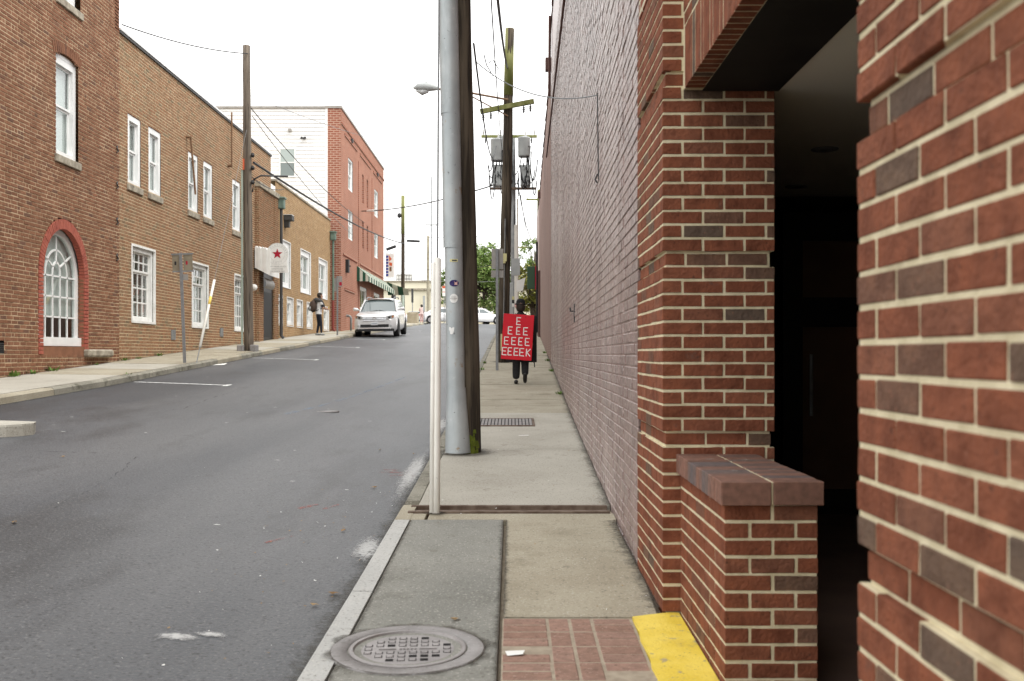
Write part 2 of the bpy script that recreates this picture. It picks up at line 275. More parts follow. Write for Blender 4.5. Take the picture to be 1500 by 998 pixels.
# ------------------------------------------------------------------ mesh helpers
class MB:
    def __init__(s): s.v = []; s.f = []; s.m = []; s.mi = 0; s.sm = []; s.smooth = False
    def add(s, vs, fs):
        o = len(s.v); s.v += [tuple(x) for x in vs]
        for f in fs: s.f.append(tuple(i + o for i in f)); s.m.append(s.mi); s.sm.append(s.smooth)
        return s
    def box(s, x0, x1, y0, y1, z0, z1):
        return s.add([(x0, y0, z0), (x1, y0, z0), (x1, y1, z0), (x0, y1, z0), (x0, y0, z1), (x1, y0, z1), (x1, y1, z1), (x0, y1, z1)],
                     [(0, 3, 2, 1), (4, 5, 6, 7), (0, 1, 5, 4), (1, 2, 6, 5), (2, 3, 7, 6), (3, 0, 4, 7)])
    def cbox(s, x0, x1, y0, y1, z0, z1, c=.004):
        """box with chamfered edges"""
        vs = []; 
        for z, zi in ((z0, z0 + c), (z1, z1 - c)):
            vs += [(x0 + c, y0 + c, z), (x1 - c, y0 + c, z), (x1 - c, y1 - c, z), (x0 + c, y1 - c, z)]
        for z in (z0 + c, z1 - c):
            vs += [(x0 + c, y0, z), (x1 - c, y0, z), (x1, y0 + c, z), (x1, y1 - c, z), (x1 - c, y1, z), (x0 + c, y1, z), (x0, y1 - c, z), (x0, y0 + c, z)]
        f = [(0, 3, 2, 1), (4, 5, 6, 7)]
        for k in range(8): f.append((8 + k, 8 + (k + 1) % 8, 16 + (k + 1) % 8, 16 + k))
        for q, e in enumerate(((0, 1), (2, 3), (4, 5), (6, 7))):
            a, b = 8 + e[0], 8 + e[1]; f.append((q, (q + 1) % 4, b, a)); f.append((4 + q, a + 8, b + 8, 4 + (q + 1) % 4))
        for q, e in enumerate(((7, 0), (1, 2), (3, 4), (5, 6))):
            f.append((q, 8 + e[1], 8 + e[0])); f.append((4 + q, 16 + e[0], 16 + e[1]))
        return s.add(vs, f)
    def tube(s, pts, rad, n=8, cap=True):
        pts = [Vector(p) for p in pts]
        if not isinstance(rad, (list, tuple)): rad = [rad] * len(pts)
        vs = []; ref = Vector((0.123, .31, 1)).normalized()
        for i, p in enumerate(pts):
            t = (pts[min(i + 1, len(pts) - 1)] - pts[max(i - 1, 0)]).normalized()
            r_ = Vector((1, 0, 0)) if abs(t.z) > .9 else Vector((0, 0, 1))
            a = t.cross(r_).normalized(); b = t.cross(a).normalized()
            for k in range(n):
                th = 2 * PI * k / n; vs.append(p + (a * math.cos(th) + b * math.sin(th)) * rad[i])
        fs = []
        for i in range(len(pts) - 1):
            for k in range(n):
                fs.append((i * n + k, i * n + (k + 1) % n, (i + 1) * n + (k + 1) % n, (i + 1) * n + k))
        if cap: fs.append(tuple(range(n))[::-1]); fs.append(tuple((len(pts) - 1) * n + k for k in range(n)))
        return s.add(vs, fs)
    def lathe(s, c, prof, n=16, axis='z'):
        vs = []; c = Vector(c)
        for r, h in prof:
            for k in range(n):
                th = 2 * PI * k / n; a, b = r * math.cos(th), r * math.sin(th)
                vs.append(c + Vector({'z': (a, b, h), 'y': (a, h, b), 'x': (h, a, b)}[axis]))
        fs = [(i * n + k, i * n + (k + 1) % n, (i + 1) * n + (k + 1) % n, (i + 1) * n + k) for i in range(len(prof) - 1) for k in range(n)]
        fs.append(tuple(range(n))[::-1]); fs.append(tuple((len(prof) - 1) * n + k for k in range(n)))
        return s.add(vs, fs)
    def prism(s, poly, axis, a, b):
        """polygon in the two other axes, extruded along axis from a to b"""
        def P(p, h): return {'x': (h, p[0], p[1]), 'y': (p[0], h, p[1]), 'z': (p[0], p[1], h)}[axis]
        n = len(poly); vs = [P(p, a) for p in poly] + [P(p, b) for p in poly]
        return s.add(vs, [tuple(range(n))[::-1], tuple(range(n, 2 * n))] + [(i, (i + 1) % n, n + (i + 1) % n, n + i) for i in range(n)])
    def grid(s, rows):
        n = len(rows[0]); vs = [p for r in rows for p in r]
        return s.add(vs, [(i * n + k, i * n + k + 1, (i + 1) * n + k + 1, (i + 1) * n + k) for i in range(len(rows) - 1) for k in range(n - 1)])
    def mesh(s, name, mats):
        me = bpy.data.meshes.new(name); me.from_pydata(s.v, [], s.f)
        for m in (mats if isinstance(mats, (list, tuple)) else [mats]): me.materials.append(m)
        me.polygons.foreach_set('material_index', s.m); me.polygons.foreach_set('use_smooth', s.sm); me.update()
        return me
    def build(s, name, mats, parent=None, **kw):
        return obj(name, s.mesh(name, mats), parent, **kw)

def obj(name, me, parent=None, label=None, cat=None, group=None, kind=None, loc=None, fix=False):
    o = bpy.data.objects.new(name, me); COL.objects.link(o)
    if loc is not None: o.location = loc
    if parent is not None: o.parent = parent
    if label: o['label'] = label
    if cat: o['category'] = cat
    if group: o['group'] = group
    if kind: o['kind'] = kind
    return o
def thing(name, label, cat, group=None, loc=(0, 0, 0), rz=0):
    o = bpy.data.objects.new(name, None); COL.objects.link(o); o.location = loc; o.rotation_euler = (0, 0, rz)
    o.empty_display_size = .2; o['label'] = label; o['category'] = cat
    if group: o['group'] = group
    return o
def fixn(o):
    """consistent outward normals"""
    import bmesh
    bm = bmesh.new(); bm.from_mesh(o.data); bmesh.ops.recalc_face_normals(bm, faces=bm.faces); bm.to_mesh(o.data); bm.free(); return o
def lerp(a, b, t): return a + (b - a) * t
def interp(tab, y):
    if y <= tab[0][0]: return tab[0][1]
    for (a, b), (c, d) in zip(tab, tab[1:]):
        if y <= c: return lerp(b, d, (y - a) / (c - a))
    return tab[-1][1]
def sm(mb): mb.smooth = True; return mb

# ------------------------------------------------------------------ the lie of the land
SR = [(-20, -.45), (0, .02), (4.86, .13), (7.8, .22), (11, .36), (15, .56), (20, .84), (30, 1.37), (43.5, 2.10), (54, 2.59), (70, 3.32), (91, 4.22), (100, 4.42), (115, 4.5), (600, 4.5)]
LL = [(-20, .10), (5, .50), (13.4, .71), (17, .85), (43.5, 2.15), (70, 3.38), (91, 4.24), (100, 4.42), (115, 4.5), (600, 4.5)]
KX0, KX1 = -6.95, -.86
def walk_r(y): return interp(SR, y)
def road_z(x, y):
    t = max(0, min(1, (x - KX0) / (KX1 - KX0)))
    return lerp(interp(LL, y), walk_r(y) - .12, t) + .10 * t * (1 - t)
def walk_l(x, y): return interp(LL, y) + .115 + .012 * (KX0 - x)
def wall_x(y): return .6667 + .01372 * y       # street face of the long painted wall

b = MB(); xs = [-700, -60, -9, -5, 0, 2, 60, 700]
b.grid([[(x, y, min(interp(LL, y), walk_r(y) - .12) - .30) for x in xs] for y in (-300, -20, 0, 5, 8, 11, 15, 20, 30, 43.5, 54, 70, 91, 100, 115, 300, 1500)])
b.build('ground', m_earth, kind='structure')
b = sm(MB())
ys = [-8 + .8 * i for i in range(28)]
b.grid([[(x, y, road_z(x, y)) for x in [-40, -20, -12, -9, -7.5] + [KX0 + (KX1 - KX0) * k / 10 for k in range(11)]] for y in ys])
y0 = ys[-1]
b.grid([[(KX0 + (KX1 - KX0) * k / 10, y, road_z(KX0 + (KX1 - KX0) * k / 10, y)) for k in range(11)] for y in [y0 + (88 - y0) * i / 70 for i in range(71)]])
b.grid([[(x, y, road_z(x, y) + (.0)) for x in (-80, -30, -12, KX0, -4, KX1, 4, 30, 80)] for y in (88, 92, 96, 100, 104)])
road = b.build('road', m_asph, kind='structure')

def decal(name, m, pts, parent=road, h=.004, zf=road_z):
    """flat paint lying on the road: polygon of (x, y)"""
    b = MB(); n = len(pts); b.add([(x, y, zf(x, y) + h) for x, y in pts], [tuple(range(n))]); return b.build(name, m, parent)
def strip(name, m, line, wd, parent=road, h=.004, zf=road_z, jit=0):
    b = MB(); rows = []
    for i, (x, y) in enumerate(line):
        a = line[max(i - 1, 0)]; c = line[min(i + 1, len(line) - 1)]; d = Vector((c[0] - a[0], c[1] - a[1])).normalized(); nrm = (-d.y, d.x)
        ww = wd * (1 + random.uniform(-jit, jit)) / 2
        p, q = (x + nrm[0] * ww, y + nrm[1] * ww), (x - nrm[0] * ww, y - nrm[1] * ww)
        rows.append([(p[0], p[1], zf(*p) + h), (q[0], q[1], zf(*q) + h)])
    b.grid(rows); return b.build(name, m, parent)
def dense(a, c, n): return [(lerp(a[0], c[0], i / n), lerp(a[1], c[1], i / n)) for i in range(n + 1)]
# parking bay lines against the far kerb, with small end ticks
for y, x1 in ((18.0, -5.1), (26.2, -5.1), (33.6, -5.15), (40.8, -5.2), (49.6, -5.1), (56, -5.1)):
    strip('parking_line', m_linew, dense((KX0 + .12, y), (x1, y), 6), .10)
    strip('parking_tick', m_linew, dense((x1 - .05, y - .18), (x1 - .05, y + .18), 2), .10, h=.0045)
strip('stop_line', m_linew, dense((-6.5, 2.95), (-1.30, 3.06), 10), .34)
pl = [(-3.2, 14.1), (-3.1, 14.7), (-2.98, 15.3), (-2.86, 16.2), (-2.76, 17.0), (-2.66, 17.9), (-2.58, 18.8), (-2.5, 19.7), (-2.42, 20.6), (-2.3, 22.2)]
for i in range(len(pl) - 1): strip('utility_mark', m_lineb, dense(pl[i], (lerp(pl[i][0], pl[i + 1][0], .72), lerp(pl[i][1], pl[i + 1][1], .72)), 3), .06, jit=.4)
for a, c in (((-1.32, 9.85), (-1.0, 10.0)), ((-1.2, 9.7), (-.98, 9.85)), ((-1.68, 7.86), (-1.58, 8.08)), ((-1.50, 7.92), (-1.42, 8.15)), ((-1.65, 6.65), (-1.52, 6.92)), ((-1.3, 10.02), (-1.15, 10.06))):
    strip('utility_mark', m_liner, dense(a, c, 4), .035, jit=.6)
# old repair seams
def wob(line, n, amp):
    o = []
    for (a, c) in zip(line, line[1:]):
        for i in range(n):
            p = (lerp(a[0], c[0], i / n), lerp(a[1], c[1], i / n)); o.append((p[0] + random.uniform(-amp, amp), p[1] + random.uniform(-amp, amp)))
    return o + [line[-1]]
strip('road_crack', m_crack, wob([(-4.95, 9.55), (-4.47, 9.58), (-4.08, 9.68), (-3.65, 9.76)], 12, .012), .016, jit=.9)
strip('road_crack', m_crack, wob([(-3.65, 9.7), (-3.46, 8.85), (-3.38, 8.09), (-3.29, 7.15)], 9, .02), .009, jit=.95)
strip('road_crack', m_crack, wob([(-5.7, 12.5), (-4.95, 12.7), (-4.66, 14.1), (-4.72, 16.7)], 14, .05), .012, jit=.9)
# pale residue on the asphalt
def blob(name, m, cx, cy, rx, ry, seed, parent=road, h=.004, zf=road_z, n=22):
    rs = random.Random(seed); b = MB(); vs = [(cx, cy, zf(cx, cy) + h)]; fd = [1.0]
    for q, f_ in ((.45, .75), (.8, .35), (1.15, 0)):
        for k in range(n):
            r = q * rs.uniform(.85, 1.1); x, y = cx + rx * r * math.cos(2 * PI * k / n), cy + ry * r * math.sin(2 * PI * k / n); vs.append((x, y, zf(x, y) + h)); fd.append(f_)
    fs = [(0, 1 + k, 1 + (k + 1) % n) for k in range(n)] + [(1 + q * n + k, 1 + (q + 1) * n + k, 1 + (q + 1) * n + (k + 1) % n, 1 + q * n + (k + 1) % n) for q in range(2) for k in range(n)]
    b.add(vs, fs); o = b.build(name, m, parent); a = o.data.attributes.new('fade', 'FLOAT', 'POINT'); a.data.foreach_set('value', fd); return o
blob('residue', m_splash, -1.57, 4.67, .13, .07, 1); blob('residue', m_splash, -1.43, 4.74, .09, .05, 2, h=.005)
blob('residue', m_splash, -.98, 6.75, .11, .45, 3); blob('residue', m_splash, -1.0, 10.0, .12, 1.7, 5); blob('residue', m_splash, -1.02, 14.0, .16, 1.2, 6)
for k in range(26):
    y = random.uniform(7, 22); x = random.uniform(-6, -1.1); blob('gum_spot', m_splash, x, y, random.uniform(.02, .05), random.uniform(.02, .05), 40 + k, n=9)
vc = thing('valve_cover', 'small round iron valve cover set in the road beside the blue chalk line', 'cover', loc=(-2.73, 14.74, road_z(-2.73, 14.74)))
sm(MB()).lathe((0, 0, 0), [(.17, -.02), (.17, .006), (.14, .008), (.135, .003)], 24).build('frame', m_ring, vc)
sm(MB()).lathe((0, 0, 0), [(.132, -.02), (.132, .005), (.06, .006), (.05, .009)], 24).build('lid', m_iron, vc)

# ------------------------------------------------------------------ right pavement
pav = MB()
pav.grid([[(x, y, walk_r(y) - .045) for x in (KX1 + .02, .2, wall_x(y) + .25)] for y in [-6 + .75 * i for i in range(84)]])
pavement = pav.build('pavement', m_sandj, kind='structure')
def slab(x0, x1, y0, y1, m, name='slab', dz=0, g=.007, parent=pavement, zf=None, th=.05, seed=None, rx=None):
    zf = zf or (lambda x, y: walk_r(y)); b = MB(); n = max(1, int((y1 - y0) / .6)); rx = rx or (lambda y: x1)
    ysl = [y0 + g + (y1 - y0 - 2 * g) * i / n for i in range(n + 1)]
    top = [[(x0 + g, y, zf(x0, y) + dz), (rx(y) - g, y, zf(rx(y), y) + dz)] for y in ysl]
    b.grid(top)
    c = .006
    per = [top[i][0] for i in range(n + 1)] + [top[i][1] for i in range(n, -1, -1)]
    k = len(per); cx = (x0 + x1) / 2
    b.add([(p[0], p[1], p[2]) for p in per] + [(p[0] + (-c if p[0] < cx else c) * .5, p[1], p[2] - th) for p in per], [(i, i + k, (i + 1) % k + k, (i + 1) % k) for i in range(k)])
    return b.build(name, m, parent)
wx = lambda y: wall_x(y) - .005
KERB_IN = KX1 + .125
slab(KERB_IN, -.055, 2.2, 7.2, m_slab_g, dz=.002)                       # grey slab with the manhole
slab(-.045, .60, 4.80, 7.2, m_slab_t, dz=.003, rx=lambda y: .735 if y > 4.9 else .71)
slab(-.62, .76, 7.2, 7.44, m_slab_t, dz=.0, rx=wx); slab(KX1 + .02, -.63, 7.2, 7.44, m_slab_t)
sb = [7.76, 9.45, 10.95, 12.55, 14.6, 15.6, 16.6, 18.0, 19.4, 21.0, 22.6, 24.4] + [24.4 + 1.8 * i for i in range(1, 17)]
for i in range(len(sb) - 1):
    slab(KERB_IN, .8, sb[i], sb[i + 1], m_slab if i < 4 else m_slab_d, rx=wx, dz=random.uniform(-.004, .004), g=.006 if i < 4 else .01)
# kerb stones: pale granite by the near slab, mossy broken ones further up
def kerbstone(y0, y1, m, x0=KX1, x1=KERB_IN - .005, up=.002, cx=0):
    b = MB(); zt0, zt1 = walk_r(y0) + up, walk_r(y1) + up
    b.add([(x0 + .015, y0, zt0), (x1, y0, zt0), (x1, y1, zt1), (x0 + .015, y1, zt1), (x0, y0, zt0 - .02), (x0, y1, zt1 - .02), (x0 - .02, y0, zt0 - .35), (x0 - .02, y1, zt1 - .35), (x1, y0, zt0 - .35), (x1, y1, zt1 - .35)],
          [(0, 1, 2, 3), (4, 0, 3, 5), (6, 4, 5, 7), (0, 4, 6, 8, 1), (3, 2, 9, 7, 5), (1, 8, 9, 2)])
    return fixn(b.build('kerb_stone', m, pavement))
for y in (1.4, 3.35, 5.28): kerbstone(y, y + 1.915 if y < 5 else 7.195, m_kerb)
kerbstone(7.2, 7.78, m_slab_t)
ky = [8.0 + 1.55 * i for i in range(31)]
for a, c in zip(ky, ky[1:]): kerbstone(a + .008, c - .008, m_kerb_o, up=random.uniform(-.012, .006))
# rusty trench drain across the pavement
zt = walk_r(7.6)
dr = thing('trench_drain', 'rusty steel drain channel crossing the pavement at the foot of the white guy guard', 'drain', loc=(0, 7.6, zt))
b = MB(); b.box(-.78, .735, -.155, -.10, -.06, .008); b.box(-.78, .735, .10, .155, -.06, .012); b.build('rail', m_rust, dr)
b = MB(); b.box(-.78, .735, -.10, .10, -.07, -.045); b.build('channel_bed', m_rust, dr)
b = MB(); b.box(-.77, .73, -.035, .03, -.045, -.008); b.build('cover_bar', m_rust, dr)
# brick pavers, basket weave
pv = {}
def paver(cx, cy, lx, ly):
    k = (round(lx, 3), round(ly, 3))
    if k not in pv: pv[k] = MB().cbox(-lx / 2, lx / 2, -ly / 2, ly / 2, -.05, 0, .003).mesh('paver', m_paver)
    o = obj('paver', pv[k], pavement, loc=(cx, cy, walk_r(cy) + random.uniform(-.002, .002))); o.rotation_euler = (math.atan(.0226), 0, random.uniform(-.006, .006))
PL, PW, PJ = .201, .0945, .012
y = 4.785; r_ = 0
b = MB(); b.grid([[(x, yy, walk_r(yy) - .0018) for x in (-.045, .577)] for yy in (2.2, 3, 4, 4.795)]); b.build('paver_bed', m_sandj, pavement)
while y > 2.3:
    for c in range(3):
        x = -.04 + c * (PL + PJ) - (.0 if c < 2 else 0)
        if c == 1:
            for k in (0, 1): paver(x + PW / 2 + k * (PW + PJ) , y - PL / 2, PW - .001, PL)
        else:
            wd = PL if c == 0 else .178
            for k in (0, 1): paver(x + wd / 2, y - PW / 2 - k * (PW + PJ), wd, PW)
    y -= PL + PJ
# yellow painted strip along the low wall
b = MB(); rows = []; ys_ = [4.862, 4.835, 4.80] + [4.80 - .12 * i for i in range(1, 21)]
for i, yy in enumerate(ys_):
    xl = (.735, .66, .58)[i] if i < 3 else .578 + .006 * math.sin(i * 2.1); rows.append([(xl, yy, walk_r(yy) + .006), (.70 if i > 2 else lerp(xl, .8, .5), yy, walk_r(yy) + .009), (.815, yy, walk_r(yy) + .008)])
b.grid(rows); b.grid([[r[0] for r in rows], [(r[0][0] - .002, r[0][1], r[0][2] - .03) for r in rows]]); b.build('painted_strip', m_yellow, pavement)
# manhole
mh = thing('manhole_cover', 'round cast iron manhole cover with square lugs in the grey pavement slab', 'manhole cover', loc=(-.452, 4.32, walk_r(4.32) + .004)); mh.rotation_euler = (math.atan(.0226), 0, R(4))
sm(MB()).lathe((0, 0, 0), [(.335, -.03), (.335, .002), (.325, .004), (.262, .004), (.258, -.02)], 64).build('concrete_ring', m_ring, mh)
MB().lathe((0, 0, 0), [(.257, -.05), (.257, -.022), (.001, -.022)], 48).build('pit', m_black, mh)
MB().lathe((0, 0, 0), [(.2545, -.04), (.2545, .005), (.250, .007), (.236, .007), (.230, -.004), (.222, -.010), (.220, -.03)], 64).build('frame', m_iron, mh)
cv = MB().lathe((0, 0, 0), [(.204, -.03), (.204, -.006), (.200, -.001), (.001, -.001)], 64).build('cover', m_iron, mh)
q = MB(); q.box(-.0165, .0165, -.0135, .0135, -.004, .0004); sl_ = q.mesh('slot_shade', m_black); q = MB(); q.cbox(-.0135, .0135, -.0125, .0085, -.004, .0028, .002); lg_ = q.mesh('lug', m_iron)  # black plates colour in the shadowed lug edges; bare ones read as slots
for j in range(-3, 4):
    for i in range(-4, 4):
        x, yv = (i + .5) * .0485, j * .0485
        if x * x + yv * yv > .182 ** 2 or (j == 0 and abs(x) < .13): continue
        obj('slot_shade', sl_, cv, loc=(x, yv, 0))
        if random.random() > .22: obj('lug', lg_, cv, loc=(x, yv, 0))
b = MB(); b.box(-.125, -.05, -.008, .008, -.001, .004); b.box(.05, .125, -.008, .008, -.001, .004); b.build('raised_bar', m_iron, cv)
b = MB()
for k in range(5): b.box(-.036 + k * .016, -.026 + k * .016, -.009, .009, -.001, .004)
b.build('raised_lettering', m_iron, cv)
# pavement gully grate
gr = thing('pavement_grate', 'flat rusty slotted grate let into the pavement slabs beyond the leaning wood pole', 'grate', loc=(-.14, 13.4, walk_r(13.4) + .004)); gr.rotation_euler = (math.atan(.05), 0, 0)
MB().box(-.42, .42, -.40, .40, -.03, .001).build('pit', m_black, gr)
b = MB(); b.box(-.44, .44, -.42, -.38, -.03, .008); b.box(-.44, .44, .38, .42, -.03, .008); b.box(-.44, -.41, -.38, .38, -.03, .008); b.box(.41, .44, -.38, .38, -.03, .008); b.build('frame', m_rust, gr)
bar = MB().box(-.016, .016, -.38, .38, -.02, .006).mesh('bar', m_ring)
for k in range(18): obj('bar', bar, gr, loc=(-.39 + k * .0458, 0, 0))

# ------------------------------------------------------------------ left pavement
b = MB(); b.grid([[(x, y, walk_l(x, y) - .06) for x in (-9.2, KX0 - .05)] for y in [12.9 + i for i in range(67)]])
pav_l = b.build('pavement', m_sandj, kind='structure')
y = 13.0
while y < 78:
    slab(-8.9, KX0 - .17, y, y + 1.7, m_slab_t if random.random() < .6 else m_slab, parent=pav_l, zf=walk_l, th=.055, dz=random.uniform(-.004, .004)); y += 1.7
y = 13.0
while y < 78:
    b = MB(); g = .006; ya, yb = y + g, y + 2.1 - g; x0, x1 = KX0 - .155, KX0 + .005; j = random.uniform(-.008, .006)
    b.add([(x0, ya, walk_l(x0, ya) + j), (x1 - .03, ya, walk_l(x1, ya) + j), (x1, ya, walk_l(x1, ya) - .03), (x1 + .01, ya, walk_l(x1, ya) - .4),
           (x0, yb, walk_l(x0, yb) + j), (x1 - .03, yb, walk_l(x1, yb) + j), (x1, yb, walk_l(x1, yb) - .03), (x1 + .01, yb, walk_l(x1, yb) - .4), (x0, ya, walk_l(x0, ya) - .4), (x0, yb, walk_l(x0, yb) - .4)],
          [(0, 1, 5, 4), (1, 2, 6, 5), (2, 3, 7, 6), (0, 8, 3, 2, 1), (4, 5, 6, 7, 9), (0, 4, 9, 8)])
    fixn(b.build('kerb_stone', m_kerb_o if random.random() < .5 else m_slab_t, pav_l)); y += 2.1
# chipped pavement corner across the side street
isl = [(-5.16, 10.78), (-5.12, 10.66), (-5.16, 10.52), (-5.26, 10.36), (-5.45, 10.2), (-5.9, 9.9), (-7, 9.2), (-12, 7.5), (-12, 11.5), (-6.3, 11.2), (-5.6, 11.05), (-5.32, 10.95), (-5.2, 10.88)]
b = MB(); n = len(isl); zi = road_z(-5.2, 10.5)
b.add([(x, y, zi + .125) for x, y in isl] + [(x + .02 * (x > -5), y - .01, zi + .105) for x, y in isl] + [(x + .03 * (x > -5), y - .015, zi - .25) for x, y in isl],
      [tuple(range(n))] + [(i, (i + 1) % n, n + (i + 1) % n, n + i) for i in range(n)] + [(n + i, n + (i + 1) % n, 2 * n + (i + 1) % n, 2 * n + i) for i in range(n)])
fixn(b.build('pavement_corner', m_slab, kind='structure'))

# ------------------------------------------------------------------ red brick porch building on the right
CP, BH, BLN, BWD, JT = .0677, .0560, .1915, .092, .0117     # course pitch, brick height, length, width, joint
BASE = 1.4 - .4447                                         # bottom of the recessed course k = 0
porch = thing('brick_porch_building', 'red brick building with dark recessed porch between two banded pillars', 'building', loc=(0, 0, 0))
bc = {}
def brick(parent, x0, x1, y0, y1, z0, m=m_brick, name='brick', h=BH, ch=.0025):
    lx, ly = round(x1 - x0, 3), round(y1 - y0, 3)
    if lx < .02 or ly < .02: return
    v = random.randrange(3); key = (lx, ly, round(h, 3), m.name, v)
    if key not in bc:
        q = MB(); q.cbox(-lx / 2, lx / 2, -ly / 2, ly / 2, 0, h, ch)
        q.v = [(a + random.uniform(-.0012, .0012), b_ + random.uniform(-.0012, .0012), c + random.uniform(-.0012, .0012)) for a, b_, c in q.v]
        bc[key] = q.mesh(name, m)
    o = obj(name, bc[key], parent, loc=((x0 + x1) / 2 + random.uniform(-.001, .001), (y0 + y1) / 2 + random.uniform(-.001, .001), z0 + random.uniform(-.0012, .0012)))
    o.rotation_euler = (0, random.uniform(-.004, .004), 0)
    return o
def run(a, c, first):
    """bricks along one course from a to c; first = length of the first piece"""
    o = []; p = a; ln = first
    while p < c - .02:
        q = min(p + ln, c); o.append((p, q)); p = q + JT; ln = BLN
    return o
def pillar(name, X0, X1, Y0, Y1, k0, k1, corner='front', band=True, parent=porch, z_base=BASE, kmax_obj=99):
    """street face at X0, front face at Y0 (or rear corner at Y1 when corner == 'far')"""
    core = MB(); IN = .0035
    pt = None
    segs = []
    for k in range(k0, k1):
        rec = .017 if band and k % 13 == 0 else 0
        segs.append((z_base + k * CP - (0 if band and k % 13 == 1 else JT), z_base + (k + 1) * CP - (0 if rec else JT), rec))
    i = 0
    while i < len(segs):
        j = i
        while j + 1 < len(segs) and segs[j + 1][2] == segs[i][2]: j += 1
        r = segs[i][2] + IN
        core.box(X0 + r, X1 - r, Y0 + r, Y1 - r, segs[i][0], segs[j][1] + (.0006 if j + 1 < len(segs) and not segs[i][2] else 0)); i = j + 1
    pt = core.build(name, m_mortar, parent)
    for k in range(k0, k1):
        z = z_base + k * CP; r = .017 if band and k % 13 == 0 else 0
        a0, a1, c0, c1 = X0 + r, X1 - r, Y0 + r, Y1 - r
        odd = k % 2
        if corner == 'front':
            if odd: fr = run(a0 + BWD + JT, a1, BLN); st = [(c0, c0 + BLN)] + run(c0 + BLN + JT, c1, BLN)
            else: fr = run(a0, a1, BLN); st = run(c0 + BWD + JT, c1, BLN)
            for p, q in fr: brick(pt, p, q, c0, c0 + BWD, z)
            for p, q in st: brick(pt, a0, a0 + BWD, p, q, z)
        else:
            p = c1; ln = BWD if odd else BLN
            while p > c0 + .02:
                q = max(p - ln, c0); brick(pt, a0, a0 + BWD, q, p, z); p = q - JT; ln = BLN
    return pt
FX0, FX1, FY0, FY1 = .735, 1.283, 4.86, 5.84
def kz(z): return int(math.floor((z - BASE) / CP))
far_p = pillar('pillar', FX0, FX1, FY0, FY1, kz(.10), kz(3.35))
near_p = pillar('pillar', .692, 1.25, .86, 1.995, kz(.02), kz(2.75), 'far')
# low wall between the pillars with its rowlock coping
LZ = 1.4 - .585
low = MB(); low.box(.8235, 1.1765, 3.8435, 4.855, .0, LZ + .006); lowp = low.build('low_wall', m_mortar, porch)
k = 0; z = LZ - BH
while z > .03:
    if k % 2 == 0: fr = [(.82, 1.0), (1.0 + JT, 1.18)]; st = run(3.84 + BWD + JT, 4.858, BLN)
    else: fr = [(.82, .82 + BWD), (.82 + BWD + JT, 1.09), (1.09 + JT, 1.18)]; st = [(3.84, 3.84 + BLN)] + run(3.84 + BLN + JT, 4.858, BLN)
    for p, q in fr:
        if k % 2 and p == .82: continue
        brick(lowp, p, q, 3.84, 3.84 + BWD, z)
    for p, q in st: brick(lowp, .82, .82 + BWD, p, q, z)
    z -= CP; k += 1
cz = LZ + .0065
cop = MB(); cop.box(.81, 1.182, 3.81, 4.856, cz + .003, cz + .088); copp = cop.build('coping', m_mortar, porch)
y = 3.80
while y < 4.84:
    for x0, x1 in ((.80, .992), (1.0, 1.192)): brick(copp, x0, x1, y, min(y + .0635, 4.857), cz, m_coping, 'coping_brick', .0905, .003)
    y += .0665
# lintel: soldier bricks over a black steel soffit, brickwork above
LZ0 = 1.4 + 1.287; LX = .835
lt = MB(); lt.box(LX + .0025, LX + .20, 1.99, 4.88, LZ0 + .002, 3.35); lint = lt.build('lintel', m_mortar, porch)
y = 2.0
sol = MB().cbox(0, .092, 0, .0577, 0, .298, .0025).mesh('soldier_brick', m_brick)
while y < 4.80:
    obj('soldier_brick', sol, lint, loc=(LX + random.uniform(-.0015, .0015), y, LZ0)); y += .0672
for k in range(5):
    z = LZ0 + .307 + k * CP
    for p, q in run(1.99 + (.1 if k % 2 else 0), 4.84, BLN): brick(lint, LX, LX + BWD, p, q, z)
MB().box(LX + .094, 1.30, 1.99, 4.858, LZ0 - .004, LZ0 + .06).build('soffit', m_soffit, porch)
MB().box(1.30, 4.4, -.5, 8.35, LZ0 + .012, LZ0 + .12).build('porch_ceiling', m_ceiling, porch)
MB().box(LX + .22, 4.4, -.5, 8.35, 3.1, 6.6).build('upper_wall', m_pil_far, porch)
b = MB(); b.box(.74, 1.3, -6, .85, -.2, 6.6); b.box(1.3, 4.4, -6, -.52, -.2, 6.6); b.build('side_wall', m_pil_far, porch)
b = MB(); b.box(.745, 1.28, 4.87, 5.835, 3.36, 6.6); b.box(.70, 1.24, .87, 1.99, 2.76, 6.6); b.box(LX + .01, LX + .2, 2.0, 4.86, 3.36, 6.6); b.build('upper_piers', m_pil_far, porch)
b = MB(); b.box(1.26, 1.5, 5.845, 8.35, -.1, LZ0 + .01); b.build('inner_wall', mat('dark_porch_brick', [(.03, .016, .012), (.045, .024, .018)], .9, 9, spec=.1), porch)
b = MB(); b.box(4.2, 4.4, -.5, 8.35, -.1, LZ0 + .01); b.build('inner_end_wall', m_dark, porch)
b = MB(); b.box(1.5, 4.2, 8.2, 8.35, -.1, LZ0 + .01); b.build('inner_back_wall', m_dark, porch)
b = MB(); b.box(.83, 4.3, -.5, 8.3, -.3, .10); b.build('porch_floor', m_tile, porch)
